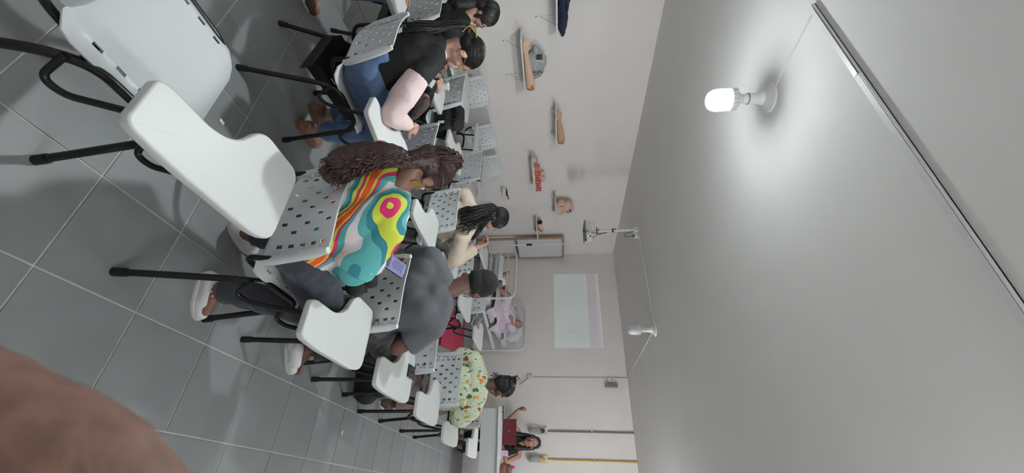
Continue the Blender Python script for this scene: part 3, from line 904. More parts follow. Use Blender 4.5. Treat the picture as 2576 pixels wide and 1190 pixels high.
# ------------------------------------------------ woman in the swirl print blouse
J = dict(hipL=(-0.46, 0.42, 0.585), hipR=(-0.285, 0.44, 0.585), chest=(-0.44, 0.34, 0.84), neck=(-0.515, 0.285, 1.005), head=(-0.602, 0.278, 1.122), R=frame((0.10, 0.82, -0.62), (-0.35, 0.25, 1)),
         shR=(-0.352, 0.365, 0.965), shL=(-0.645, 0.235, 0.925), elR=(-0.225, 0.47, 0.79), wrR=(-0.335, 0.60, 0.845), elL=(-0.66, 0.36, 0.74), wrL=(-0.47, 0.56, 0.79),
         hdR=(-0.2, 0.75, 0.45), hnR=(0.75, 0.2, -0.2), cuR=0.75, hdL=(0.7, 0.6, 0.1), hnL=(0, -0.4, 0.9), knR=(-0.155, 0.775, 0.565), knL=(-0.50, 0.79, 0.56), anR=(-0.215, 0.60, 0.10), toR=(-0.115, 0.64, 0.04), anL=(-0.535, 0.62, 0.11), toL=(-0.545, 0.72, 0.04))
loc = Vector((-0.36, 0.45, 0))
P_ = thing('person', 'person in a multicoloured swirl print blouse and dark jeans looking at a phone', 'person', loc)
body('body', J, 'skin_a', P_, loc, 1.0)
trousers(J, 'denim_dark', P_, loc, 0.012, leg=1.12, to=0.97)
def bl(b):
    # loose batwing sides and the tail of the hem behind
    b.cap((-0.33, 0.40, 0.93), 0.07, (-0.255, 0.49, 0.80), 0.085); b.cap((-0.30, 0.40, 0.84), 0.08, (-0.27, 0.50, 0.73), 0.06)
    b.con((-0.26, 0.47, 0.80), 0.085, (-0.325, 0.575, 0.845), 0.058)
    b.cap((-0.40, 0.335, 0.90), 0.10, (-0.36, 0.38, 0.76), 0.105); b.cap((-0.30, 0.355, 0.76), 0.05, (-0.235, 0.33, 0.70), 0.024); b.cap((-0.235, 0.33, 0.70), 0.022, (-0.185, 0.285, 0.705), 0.016)
shirt(J, 'swirl', P_, loc, 0.022, sleeve=0.9, sl_r=1.6, name='blouse', extra=bl, folds=0.006, ffreq=7, hem=-0.05)
shoe((-0.29, 0.575, 0.0), (-0.075, 0.655, 0.0), 'whiteshoe', P_, loc, 'whitesole', 0.07, 0.05)
shoe((-0.565, 0.575, 0.0), (-0.52, 0.80, 0.0), 'whiteshoe', P_, loc, 'whitesole', 0.07, 0.05)
c, R = Vector(J['head']), J['R']
b = MB(); b.ell(c + R @ Vector((0, -0.016, 0.034)), (0.081, 0.098, 0.084), R); b.ell(c + R @ Vector((0, -0.06, -0.01)), (0.068, 0.05, 0.06), R); b.cap(c + R @ Vector((0, -0.08, -0.02)), 0.05, (-0.548, 0.165, 1.083), 0.03)
hr = grown(b, 'hair', 'hair_auburn', P_, 0.006, 2, 0.004, 40, (1, 1, 1), loc)
tail = [(-0.56, 0.185, 1.09), (-0.538, 0.125, 1.04), (-0.53, 0.112, 0.97), (-0.515, 0.112, 0.90), (-0.485, 0.12, 0.835), (-0.455, 0.135, 0.78)]
strands(tail, 190, 0.03, 0.075, 0.010, 'curly_ponytail', 'hair_auburn', hr, loc, 0.055, 0.0042, 3, 0.75)
bt = MB(); tp = spline(tail, 4)
bt.tube(tp, [0.03 + 0.032 * math.sin(min(1, k / (len(tp) - 1) * 1.25) * PI * 0.55) if k < len(tp) - 4 else 0.035 for k in range(len(tp))], 12)
grown(bt, 'ponytail_core', 'hair_auburn', hr, 0.008, 2, 0.006, 45, (1, 1, 1), loc)
MB().tube([Vector((-0.555, 0.165, 1.08)) - loc + frame((0.15, -0.6, -0.55)) @ Vector((0.032 * math.cos(a), 0, 0.032 * math.sin(a))) for a in np.linspace(0, 2 * PI, 17)], 0.008, 8, False).build('hair_tie', 'black', hr, 60)
strands([c + R @ Vector((0, -0.05, 0.10)), c + R @ Vector((0, -0.10, 0.06)), c + R @ Vector((0, -0.105, 0.0)), (-0.553, 0.16, 1.08)], 120, 0.055, 0.035, 0.004, 'slicked_locks', 'hair_auburn', hr, loc, 0.045, 0.003, 8, 0.8)
e0 = c + R @ Vector((0.085, -0.006, -0.05)) - loc
MB().prism([(0, 0.028), (0.014, 0.004), (0.004, -0.03), (-0.004, -0.03), (-0.013, 0.004)], -0.0012, 0.0012, Matrix.Translation(e0 + Vector((0, 0, -0.018))) @ frame((0.2, 0.5, -0.1)).to_4x4() @ Matrix.Rotation(PI / 2, 4, 'Y') @ Matrix.Rotation(PI / 2, 4, 'Z')).build('earring', 'gold', P_, 20)
comb(c, R, (0, -0.016, 0.034), (0.082, 0.099, 0.085), (0, -0.95, -0.45), 150, 'combed_locks', 'hair_auburn', hr, loc, 0.0028)
face_parts(J, P_, loc)
# pearl anklet on the right ankle
for k in range(12):
    a = 2 * PI * k / 12
    MB().ell(Vector((-0.203 + 0.042 * math.cos(a), 0.608 + 0.042 * math.sin(a), 0.10 + 0.012 * math.sin(a))) - loc, 0.0055, None, 8, 6).build('anklet_pearl', 'whiteshoe', P_, 80)
def ring_(c, r, q, k=17):
    return [Vector(c) + q @ Vector((r * math.cos(a), r * math.sin(a), 0)) for a in np.linspace(0, 2 * PI, k)]
def Q_(d):
    return Vector((0, 0, 1)).rotation_difference(Vector(d).normalized()).to_matrix()

# ------------------------------------------------ man in the grey T-shirt
J = dict(hipL=(-0.46, 1.19, 0.585), hipR=(-0.28, 1.20, 0.585), chest=(-0.42, 1.12, 0.85), neck=(-0.445, 1.14, 1.03), head=(-0.515, 1.19, 1.19), R=frame((-0.10, 0.86, -0.5), (-0.1, 0, 1)),
         shR=(-0.232, 1.17, 0.965), shL=(-0.61, 1.04, 0.935), elR=(-0.125, 1.20, 0.77), wrR=(-0.30, 1.37, 0.72), elL=(-0.69, 1.16, 0.74), wrL=(-0.47, 1.36, 0.72), hnR=(0.2, -0.2, 1), hnL=(0, -0.2, 1),
         knR=(-0.215, 1.57, 0.565), knL=(-0.50, 1.57, 0.56), anR=(-0.175, 1.40, 0.11), toR=(-0.07, 1.48, 0.04), anL=(-0.50, 1.40, 0.11), toL=(-0.48, 1.50, 0.04))
loc = Vector((-0.37, 1.2, 0))
P_ = thing('person', 'person in a plain grey T-shirt with short cropped black hair seen from behind', 'person', loc)
body('body', J, 'skin_b', P_, loc, 1.0, wide=1.1, arm=1.12)
trousers(J, 'trouser_dark', P_, loc, 0.014, leg=1.1, to=0.9)
shirt(J, 'grey_tee', P_, loc, 0.02, sleeve=0.72, sl_r=1.35, name='t_shirt', wide=1.14, folds=0.0028, ffreq=7, smooth=22,
      extra=lambda b: (b.cap((-0.30, 1.10, 0.92), 0.09, (-0.30, 1.13, 0.72), 0.1), b.cap((-0.53, 1.05, 0.90), 0.09, (-0.48, 1.12, 0.72), 0.1)))
shoe((-0.205, 1.33, 0), (-0.045, 1.47, 0), 'whiteshoe', P_, loc, 'whitesole', 0.08, 0.047)
shoe((-0.51, 1.34, 0), (-0.47, 1.57, 0), 'whiteshoe', P_, loc, 'whitesole', 0.08, 0.047)
c, R = Vector(J['head']), J['R']
b = MB(); b.ell(c + R @ Vector((0, -0.016, 0.036)), (0.082, 0.100, 0.086), R); b.ell(c + R @ Vector((0, -0.052, -0.018)), (0.068, 0.052, 0.056), R)
for x in (-1, 1):
    b.ell(c + R @ Vector((0.07 * x, 0.012, 0.0)), (0.012, 0.03, 0.035), R)
grown(b, 'cropped_hair', 'hair_crop', P_, 0.006, 3, 0.002, 120, (1, 1, 1), loc)
face_parts(J, P_, loc)
# thin black cord of earphones at the temple
MB().tube(spline([c + R @ Vector(q) - loc for q in ((0.078, 0.0, -0.03), (0.07, 0.05, -0.05), (0.05, 0.09, -0.06))], 4), 0.002, 6).build('mask_cord', 'black', P_, 60)

# ------------------------------------------------ woman in black vest and jeans
J = dict(hipL=(-1.645, 0.40, 0.585), hipR=(-1.47, 0.42, 0.585), chest=(-1.66, 0.43, 0.82), neck=(-1.755, 0.455, 0.975), head=(-1.79, 0.50, 1.125), R=frame((0.34, 0.80, -0.48), (-0.1, 0.1, 1)),
         shR=(-1.515, 0.435, 0.90), shL=(-1.90, 0.44, 0.89), elR=(-1.275, 0.53, 0.735), wrR=(-1.385, 0.71, 0.775), elL=(-2.0, 0.66, 0.80), wrL=(-2.10, 0.88, 0.815), hdR=(-0.4, 0.7, 0.1), hnR=(0.5, 0.1, 0.8), hdL=(0.02, 0.9, -0.05), hnL=(0.35, -0.1, 0.9), cuL=0.55,
         knR=(-1.40, 0.79, 0.56), knL=(-1.68, 0.82, 0.56), anR=(-1.44, 0.76, 0.13), toR=(-1.46, 0.90, 0.045), anL=(-1.66, 0.80, 0.12), toL=(-1.66, 0.92, 0.04))
loc = Vector((-1.56, 0.43, 0))
P_ = thing('person', 'person in a black vest over pink sleeves and blue jeans with a black ponytail', 'person', loc)
body('body', J, 'skin_c', P_, loc, 1.0)
trousers(J, 'denim_blue', P_, loc, 0.014, leg=1.1, to=0.93, wide=1.04)
def sl(s):
    def f(b):
        sh, el, wr = Vector(J['sh' + s]), Vector(J['el' + s]), Vector(J['wr' + s])
        b.cap(sh, 0.068, mid(sh, el, 0.6), 0.075); b.cap(mid(sh, el, 0.5), 0.074, el, 0.062); b.con(el, 0.06, mid(el, wr, 0.5), 0.055); b.ell(el, 0.06); b.con(mid(el, wr, 0.4), 0.055, mid(el, wr, 0.92 if s == 'R' else 0.45), 0.036)
    return f
for s in 'RL':
    b = MB(); sl(s)(b); b.cap(J['sh' + s], 0.06, mid(J['sh' + s], J['neck'], 0.4), 0.055)
    grown(b, 'pink_sleeve', 'pinkcloth', P_, 0.008, 4, 0.006, 8, (1, 1, 1), loc)
b = MB(); b.cap(mid(J['shR'], J['neck'], 0.35), 0.055, J['neck'], 0.06); b.con(Vector(J['neck']) - Vector((0, 0, 0.02)), 0.066, Vector(J['neck']) + Vector((0, 0.01, 0.035)), 0.058)
grown(b, 'pink_collar', 'pinkcloth', P_, 0.007, 3, 0.002, 8, (1, 1, 1), loc)
b = MB(); torso(b, J, 0.024, low=False)
pel, ch = mid(J['hipL'], J['hipR']), Vector(J['chest'])
for k in (-0.05, 0, 0.05):
    b.con(mid(pel, ch, 0.3) + Vector((k, 0, 0)), 0.118, mid(pel, ch, 0.8) + Vector((k, 0, 0)), 0.115)
b.cap(mid(ch, J['neck'], 0.3) + Vector((-0.03, -0.03, 0)), 0.11, mid(ch, J['neck'], 0.9) + Vector((-0.02, -0.02, 0)), 0.075)
# the open front panels hang forward
b.cap((-1.60, 0.55, 0.84), 0.05, (-1.66, 0.72, 0.74), 0.06); b.cap((-1.78, 0.56, 0.84), 0.06, (-1.82, 0.70, 0.74), 0.05)
grown(b, 'black_vest', 'blackcloth', P_, 0.009, 4, 0.006, 8, (1, 1, 1), loc)
bl_ = MB(); a0 = mid(pel, ch, 0.34); bl_.con(a0 - (ch - pel).normalized() * 0.022, 0.148, a0 + (ch - pel).normalized() * 0.02, 0.143)
grown(bl_, 'belt', 'tan_leather', P_, 0.006, 2, loc=loc)
shoe((-1.445, 0.68, 0.0), (-1.47, 0.93, 0.0), 'brownshoe', P_, loc, 'brownshoe', 0.1, 0.042)
shoe((-1.66, 0.72, 0.0), (-1.66, 0.96, 0.0), 'brownshoe', P_, loc, 'brownshoe', 0.1, 0.042)
c, R = Vector(J['head']), J['R']
b = MB(); b.ell(c + R @ Vector((0, -0.018, 0.037)), (0.082, 0.100, 0.086), R); b.ell(c + R @ Vector((0, -0.06, 0.0)), (0.066, 0.055, 0.06), R); b.cap(c + R @ Vector((0, -0.07, 0.02)), 0.055, c + R @ Vector((0, -0.115, -0.01)), 0.032)
hr = grown(b, 'hair', 'hair_black', P_, 0.006, 3, 0.0015, 70, (1, 1, 1), loc)
comb(c, R, (0, -0.018, 0.037), (0.083, 0.101, 0.087), (0, -0.98, -0.25), 190, 'combed_locks', 'hair_black', hr, loc, 0.0024, seed=4)
tl = [c + R @ Vector((0, -0.11, -0.01)), c + R @ Vector((0.0, -0.15, -0.06)), (-1.80, 0.325, 0.97), (-1.765, 0.30, 0.88), (-1.735, 0.30, 0.80)]
strands(tl, 130, 0.022, 0.06, 0.003, 'ponytail', 'hair_black', hr, loc, 0.16, 0.004, 5, 0.6)
cl = MB(); cc = c + R @ Vector((0.0, -0.128, -0.012)) - loc
for k in range(-3, 4):
    cl.tube(spline([cc + R @ Vector((0.012 * k, 0.012, 0.045)), cc + R @ Vector((0.012 * k, -0.03, 0.02)), cc + R @ Vector((0.012 * k, -0.03, -0.02)), cc + R @ Vector((0.012 * k, 0.012, -0.045))], 4), 0.004, 6)
cl.tube([cc + R @ Vector((-0.04, -0.034, 0)), cc + R @ Vector((0.04, -0.034, 0))], 0.006, 6)
cl.build('hair_claw', 'gold', hr, 50)
glasses(J, P_, loc, 'gold'); face_parts(J, P_, loc)
MB().ell(c + R @ Vector((0.08, -0.002, -0.045)) - loc, 0.006).build('earring', 'gold', P_, 60)
q = Q_(Vector(J['wrL']) - Vector(J['elL'])); wc = mid(J['elL'], J['wrL'], 0.9) - loc
w = MB().tube(ring_(wc, 0.0285, q), 0.007, 8, False).build('watch_strap', 'black', P_, 60)
MB().lathe([(0.019, -0.004), (0.02, 0.0), (0.018, 0.006)], wc + Vector((0.0185, -0.012, 0.022)), 20, Q_((0.6, -0.45, 0.75))).build('watch_face', 'black', w, 40)
MB().tube(ring_(mid(J['elR'], J['wrR'], 1.02) - loc, 0.029, Q_(Vector(J['wrR']) - Vector(J['elR']))), 0.0025, 6, False).build('bracelet', 'gold', P_, 60)
# pale paper mask over nose and mouth
M['mask'] = mat('pale_pink_mask', (222, 190, 186), 0.8, 0.03)
b = MB(); b.ell(c + R @ Vector((0, 0.09, -0.045)), (0.04, 0.03, 0.042), R)
grown(b, 'face_mask', 'mask', P_, 0.006, 3, loc=loc)

# ------------------------------------------------ woman in black, legs crossed
J = dict(hipL=(-2.77, 0.85, 0.585), hipR=(-2.59, 0.85, 0.585), chest=(-2.70, 0.80, 0.82), neck=(-2.74, 0.79, 0.98), head=(-2.80, 0.80, 1.125), R=frame((0.35, 0.8, -0.4)),
         shR=(-2.545, 0.78, 0.895), shL=(-2.90, 0.76, 0.89), elR=(-2.47, 0.93, 0.74), wrR=(-2.62, 1.10, 0.74), elL=(-2.96, 0.92, 0.72), wrL=(-2.8, 1.1, 0.72),
         knR=(-2.44, 1.15, 0.63), knL=(-2.74, 1.22, 0.56), anR=(-2.09, 1.06, 0.66), toR=(-2.0, 1.11, 0.59), anL=(-2.74, 1.16, 0.12), toL=(-2.74, 1.28, 0.04))
loc = Vector((-2.68, 0.86, 0))
P_ = thing('person', 'person dressed in black with legs crossed, cut by the top edge of the photo', 'person', loc)
body('body', J, 'skin_d', P_, loc)
trousers(J, 'blackcloth', P_, loc, 0.012, to=0.9)
shirt(J, 'blackcloth', P_, loc, 0.018, sleeve=1.6, sl_r=1.2, name='black_top')
so = shoe((-2.075, 1.035, 0.70), (-1.94, 1.13, 0.535), 'taupe', P_, loc, 'whitesole', 0.075, 0.045)
shoe((-2.74, 1.10, 0), (-2.74, 1.34, 0), 'taupe', P_, loc, 'whitesole', 0.08, 0.045)
c, R = Vector(J['head']), J['R']
b = MB(); b.ell(c + R @ Vector((0, -0.018, 0.036)), (0.088, 0.104, 0.09), R); b.ell(c + R @ Vector((0, -0.06, -0.03)), (0.078, 0.055, 0.085), R); b.cap(c + R @ Vector((0, -0.07, -0.06)), 0.06, (-2.78, 0.70, 0.93), 0.05)
for x in (-1, 1):
    b.cap(c + R @ Vector((0.074 * x, -0.0, 0.03)), 0.022, c + R @ Vector((0.082 * x, 0.03, -0.05)), 0.012)
hr = grown(b, 'hair', 'hair_black', P_, 0.007, 3, 0.0015, 60, (1, 1, 1), loc)
comb(c, R, (0, -0.018, 0.036), (0.089, 0.105, 0.091), None, 170, 'combed_locks', 'hair_black', hr, loc, 0.0024, True, 5)
glasses(J, P_, loc, 'black'); face_parts(J, P_, loc)

# ------------------------------------------------ person cut off by the top edge (a denim knee and a hand in view)
J = dict(hipL=(-2.52, -0.10, 0.585), hipR=(-2.34, -0.10, 0.585), chest=(-2.44, -0.14, 0.85), neck=(-2.44, -0.15, 1.03), head=(-2.44, -0.12, 1.19), R=frame((0.05, 1, -0.2)),
         shR=(-2.26, -0.14, 0.95), shL=(-2.62, -0.14, 0.95), elR=(-2.26, 0.08, 0.76), wrR=(-2.285, 0.30, 0.73), elL=(-2.64, 0.05, 0.72), wrL=(-2.5, 0.22, 0.70), cuR=0.5,
         knR=(-2.255, 0.30, 0.575), knL=(-2.5, 0.32, 0.56), anR=(-2.27, 0.26, 0.11), toR=(-2.26, 0.40, 0.04), anL=(-2.5, 0.26, 0.11), toL=(-2.5, 0.38, 0.04))
loc = Vector((-2.43, -0.1, 0))
P_ = thing('person', 'person in blue jeans, only a knee and a hand at the top edge', 'person', loc)
body('body', J, 'skin_c', P_, loc, vox=0.008)
trousers(J, 'denim_blue', P_, loc, 0.012)
shirt(J, 'slate_knit', P_, loc, 0.016, sleeve=1.5, name='sweater', vox=0.01)
b = MB(); c, R = Vector(J['head']), J['R']; b.ell(c + R @ Vector((0, -0.018, 0.036)), (0.085, 0.102, 0.088), R); b.ell(c + R @ Vector((0, -0.055, -0.03)), (0.07, 0.05, 0.07), R)
grown(b, 'hair', 'hair_black', P_, 0.008, 3, loc=loc)
shoe((-2.27, 0.19, 0), (-2.25, 0.43, 0), 'taupe', P_, loc); shoe((-2.5, 0.19, 0), (-2.5, 0.43, 0), 'taupe', P_, loc)

# ------------------------------------------------ woman in the cream blouse, hand at her mouth
J = dict(hipL=(-1.620, 2.010, 0.585), hipR=(-1.450, 2.010, 0.585), chest=(-1.520, 1.910, 0.80), neck=(-1.545, 1.910, 0.96), head=(-1.565, 1.980, 1.125), R=frame((0.62, 0.72, -0.36), (0, 0.1, 1)),
         shR=(-1.320, 1.920, 0.865), shL=(-1.720, 1.830, 0.865), elR=(-1.185, 2.080, 0.775), wrR=(-1.370, 2.135, 0.97), elL=(-1.800, 2.030, 0.73), wrL=(-1.620, 2.210, 0.74), hdR=(-0.45, 0.1, 0.7), hnR=(0.5, 0.8, 0.2), cuR=1.35,
         knR=(-1.420, 2.390, 0.56), knL=(-1.660, 2.410, 0.56), anR=(-1.420, 2.330, 0.11), toR=(-1.420, 2.450, 0.04), anL=(-1.660, 2.330, 0.11), toL=(-1.660, 2.450, 0.04))
loc = Vector((-1.540, 2.020, 0))
P_ = thing('person', 'person in a cream blouse with long wavy black hair, hand raised to mouth', 'person', loc)
body('body', J, 'skin_c', P_, loc)
trousers(J, 'slate_knit', P_, loc, 0.012)
shirt(J, 'cream', P_, loc, 0.018, sleeve=1.82, sl_r=1.1, name='cream_blouse', folds=0.006)
shoe((-1.420, 2.250, 0), (-1.420, 2.490, 0), 'whiteshoe', P_, loc); shoe((-1.660, 2.250, 0), (-1.660, 2.490, 0), 'whiteshoe', P_, loc)
c, R = Vector(J['head']), J['R']
b = MB(); b.ell(c + R @ Vector((0, -0.018, 0.036)), (0.086, 0.103, 0.089), R); b.ell(c + R @ Vector((0, -0.055, -0.03)), (0.080, 0.055, 0.085), R); b.cap(c + R @ Vector((0, -0.065, -0.05)), 0.066, (-1.535, 1.825, 0.97), 0.05)
b.cap(c + R @ Vector((0.07, -0.02, 0.0)), 0.028, c + R @ Vector((0.075, -0.03, -0.12)), 0.028)
hr = grown(b, 'hair', 'hair_black', P_, 0.007, 3, 0.002, 50, (1, 1, 1), loc)
comb(c, R, (0, -0.018, 0.036), (0.088, 0.105, 0.091), None, 200, 'combed_locks', 'hair_black', hr, loc, 0.0024, True, 9, front=0.4)
strands([c + R @ Vector((0.0, -0.09, -0.02)), (-1.520, 1.815, 1.0), (-1.490, 1.795, 0.92), (-1.460, 1.785, 0.84)], 120, 0.06, 0.095, 0.006, 'long_locks', 'hair_black', hr, loc, 0.14, 0.004, 11, 0.55)
strands([c + R @ Vector((0.07, -0.04, -0.04)), (-1.430, 1.870, 0.97), (-1.380, 1.850, 0.89), (-1.330, 1.850, 0.82)], 40, 0.03, 0.07, 0.014, 'wavy_locks', 'hair_black', hr, loc, 0.09, 0.0032, 12, 0.7)
strands([c + R @ Vector((0.08, -0.005, -0.05)), (-1.420, 1.980, 0.98), (-1.350, 2.000, 0.90), (-1.300, 2.010, 0.84)], 26, 0.015, 0.04, 0.012, 'wavy_locks', 'hair_black', hr, loc, 0.10, 0.0032, 13, 0.8)
face_parts(J, P_, loc)

# ------------------------------------------------ woman in the animal print blouse
J = dict(hipL=(-0.385, 2.70, 0.585), hipR=(-0.20, 2.70, 0.585), chest=(-0.275, 2.63, 0.84), neck=(-0.27, 2.65, 1.01), head=(-0.275, 2.70, 1.16), R=frame((0.42, 0.85, -0.25)),
         shR=(-0.075, 2.655, 0.93), shL=(-0.455, 2.54, 0.935), elR=(0.005, 2.72, 0.77), wrR=(-0.14, 2.93, 0.74), elL=(-0.52, 2.62, 0.74), wrL=(-0.38, 2.86, 0.73),
         knR=(-0.17, 3.06, 0.56), knL=(-0.40, 3.06, 0.56), anR=(-0.17, 2.98, 0.11), toR=(-0.16, 3.1, 0.04), anL=(-0.40, 2.98, 0.11), toL=(-0.4, 3.1, 0.04))
loc = Vector((-0.29, 2.72, 0))
P_ = thing('person', 'person in a mint green animal print blouse with hair in a bun and glasses', 'person', loc)
body('body', J, 'skin_e', P_, loc)
M['pinktrouser'] = mat('dusty_pink_trousers', (186, 160, 156), 0.8, 0.06, 20)
trousers(J, 'pinktrouser', P_, loc, 0.014)
def pf(b):
    for s in 'RL':
        b.cap(J['sh' + s], 0.075, mid(J['sh' + s], J['el' + s], 0.62), 0.088)
    for k in (-0.09, 0, 0.09):
        b.con(Vector((-0.27 + k, 2.66, 0.67)), 0.12, Vector((-0.275 + k * 0.9, 2.635, 0.88)), 0.105)
shirt(J, 'animals', P_, loc, 0.024, sleeve=0.8, sl_r=1.3, name='print_blouse', extra=pf, folds=0.006)
shoe((-0.17, 2.9, 0), (-0.16, 3.14, 0), 'taupe', P_, loc); shoe((-0.40, 2.9, 0), (-0.4, 3.14, 0), 'taupe', P_, loc)
c, R = Vector(J['head']), J['R']
b = MB(); b.ell(c + R @ Vector((0, -0.018, 0.036)), (0.082, 0.100, 0.086), R); b.ell(c + R @ Vector((0, -0.06, -0.005)), (0.064, 0.05, 0.06), R)
hr = grown(b, 'hair', 'hair_black', P_, 0.006, 3, 0.002, 70, (1, 1, 1), loc)
comb(c, R, (0, -0.018, 0.036), (0.083, 0.101, 0.087), (0, -0.7, 0.62), 170, 'combed_locks', 'hair_black', hr, loc, 0.0024, None, 6)
b = MB(); b.ell(c + R @ Vector((0, -0.085, 0.085)), (0.045, 0.04, 0.04), R); b.ell(c + R @ Vector((0.02, -0.10, 0.075)), 0.028); b.ell(c + R @ Vector((-0.02, -0.095, 0.095)), 0.026)
grown(b, 'bun', 'hair_black', hr, 0.006, 2, 0.004, 60, (1, 1, 1), loc)
strands([c + R @ Vector((-0.01, -0.10, 0.09)), c + R @ Vector((-0.02, -0.13, 0.12)), c + R @ Vector((-0.03, -0.14, 0.13))], 18, 0.02, 0.03, 0.006, 'flyaway_hair', 'hair_black', hr, loc, 0.04, 0.0012, 4)
strands([c + R @ Vector((0, -0.09, -0.03)), c + R @ Vector((-0.01, -0.115, -0.07)), c + R @ Vector((-0.01, -0.13, -0.085))], 18, 0.03, 0.03, 0.006, 'flyaway_hair', 'hair_black', hr, loc, 0.04, 0.0015, 6)
glasses(J, P_, loc, 'gold'); face_parts(J, P_, loc)
MB().tube(ring_(c + R @ Vector((0.083, -0.005, -0.07)) - loc, 0.026, R @ Matrix.Rotation(PI / 2, 3, 'Y')), 0.0022, 6, False).build('hoop_earring', 'gold', P_, 60)

# ------------------------------------------------ teacher behind the desk
J = dict(hipL=(-0.16, 6.52, 0.56), hipR=(-0.34, 6.52, 0.56), chest=(-0.255, 6.46, 0.86), neck=(-0.255, 6.43, 1.045), head=(-0.27, 6.37, 1.222), R=frame((0.06, -1, -0.06), (0.05, 0, 1)),
         shR=(-0.425, 6.40, 0.985), shL=(-0.075, 6.44, 1.0), elR=(-0.60, 6.28, 0.85), wrR=(-0.735, 6.24, 1.0), elL=(0.02, 6.34, 0.81), wrL=(-0.10, 6.14, 0.80), hdR=(-0.3, 0, 0.7), hnR=(-0.6, -0.5, 0), cuR=1.1,
         knR=(-0.34, 6.14, 0.53), knL=(-0.16, 6.14, 0.53), anR=(-0.34, 6.2, 0.11), toR=(-0.34, 6.08, 0.04), anL=(-0.16, 6.2, 0.11), toL=(-0.16, 6.08, 0.04))
loc = Vector((-0.25, 6.5, 0))
P_ = thing('person', 'person in a black sleeveless top sitting behind the teacher desk facing the camera', 'person', loc)
body('body', J, 'skin_d', P_, loc, 1.1)
trousers(J, 'blackcloth', P_, loc, 0.012)
b = MB(); torso(b, J, 0.012, low=True, straps=True); grown(b, 'black_top', 'blackcloth', P_, 0.008, 3, 0.003, 10, (1, 1, 0.5), loc)
shoe((-0.34, 6.27, 0), (-0.34, 6.03, 0), 'black', P_, loc); shoe((-0.16, 6.27, 0), (-0.16, 6.03, 0), 'black', P_, loc)
c, R = Vector(J['head']), J['R']
b = MB(); b.ell(c + R @ Vector((0, -0.024, 0.042)), (0.088, 0.102, 0.092), R)
for x in (-1, 1):
    b.cap(c + R @ Vector((0.084 * x, -0.03, 0.02)), 0.026, c + R @ Vector((0.096 * x, -0.02, -0.10)), 0.03); b.cap(c + R @ Vector((0.096 * x, -0.02, -0.10)), 0.032, c + R @ Vector((0.10 * x, 0.02, -0.28)), 0.036)
b.cap(c + R @ Vector((0, -0.07, 0)), 0.07, c + R @ Vector((0, -0.08, -0.2)), 0.08)
hr = grown(b, 'long_hair', 'hair_black', P_, 0.007, 3, 0.002, 50, (1, 1, 1), loc)
comb(c, R, (0, -0.024, 0.042), (0.089, 0.103, 0.093), None, 110, 'combed_locks', 'hair_black', hr, loc, 0.003, True, 7, front=0.15)
face_parts(J, P_, loc, 1.1)
M['lanyard'] = mat('pink_lanyard', (196, 58, 96), 0.7, 0.05)
MB().tube(spline([Vector(q) - loc for q in ((-0.33, 6.40, 1.045), (-0.325, 6.345, 0.98), (-0.29, 6.33, 0.88), (-0.262, 6.33, 0.80), (-0.235, 6.33, 0.88), (-0.195, 6.35, 0.98), (-0.19, 6.41, 1.045))], 5), 0.007, 6, True, 0.35).build('lanyard', 'lanyard', P_, 60)
# black spectacles pushed up on the hair
g_ = glasses(dict(head=c + R @ Vector((0, -0.02, 0.085)), R=R @ Matrix.Rotation(0.5, 3, 'X')), P_, loc, 'black', 1.06)
# ================================================================== shelves on the left wall
M['shelf'] = mat('white_melamine', (226, 226, 224), 0.45, 0.015, 10)
M['model'] = mat('training_model_vinyl', (224, 188, 164), 0.5, 0.05, 25); M['model_b'] = mat('training_model_vinyl_tan', (206, 164, 136), 0.5, 0.06, 25)
M['navy'] = mat('navy_cloth', (34, 40, 66), 0.8, 0.12, 25, 0.2, 200); M['greybag'] = mat('silver_grey_nylon', (166, 168, 170), 0.45, 0.08, 12, 0.15, 60)
M['red'] = mat('red_card', (176, 70, 72), 0.6, 0.08, 30); M['pinkcard'] = mat('pink_card', (214, 128, 126), 0.6, 0.06, 30); M['cardw'] = mat('cream_card', (226, 210, 190), 0.6, 0.03)
M['organ'] = mat('dark_red_organ', (104, 32, 28), 0.4, 0.1, 40); M['amber'] = mat('ochre', (190, 132, 66), 0.5, 0.05); M['mauve'] = mat('mauve_vinyl', (168, 118, 124), 0.5, 0.1, 30)
M['wood'] = mat('pale_wood', (172, 142, 114), 0.6, 0.12, 14, 0.1, 80); M['board'] = mat('white_board', (214, 214, 218), 0.35, 0.01, 6)
DS = 0.25
def shelf(y0, y1, z, label, rods=True):
    y0, y1, z = y0 * T, y1 * T, z * T; L_ = y1 - y0
    t = thing('wall_shelf', label, 'shelf', (XL, (y0 + y1) / 2, z), 0, 'white shelves on the left wall')
    MB().bbox((DS / 2, 0, -0.009), (DS, L_, 0.018), 0.002).build('board', 'shelf', t, 30)
    for s in (-1, 1):
        y = s * L_ * 0.3
        if rods:
            b_ = MB().bbox((DS * 0.42, y, -0.021), (DS * 0.8, 0.012, 0.006), 0.002).build('bracket', 'shelf', t, 30)
            MB().tube([(0.004, y, -0.20), (DS * 0.8, y, -0.022)], 0.0025, 6).build('brace', 'chrome', b_, 40)
            MB().tube([(0.003, y, -0.24), (0.003, y, -0.02)], 0.003, 6).build('wall_rod', 'shelf', b_, 40)
            MB().lathe([(0.006, 0), (0.006, 0.005)], (0.003, y, -0.24), 10, Q_((1, 0, 0))).build('screw', 'darkgrey', b_, 40)
        else:
            a_ = [(0, 0)] + [(0.085 * math.cos(k * PI / 16), -0.07 * math.sin(k * PI / 16)) for k in range(9)]
            MB().prism(a_, -0.008, 0.008, Matrix(((1, 0, 0, 0), (0, 0, 1, y), (0, 1, 0, -0.018), (0, 0, 0, 1))), 0.002).build('bracket', 'shelf', t, 30)
    return t
sh = {}
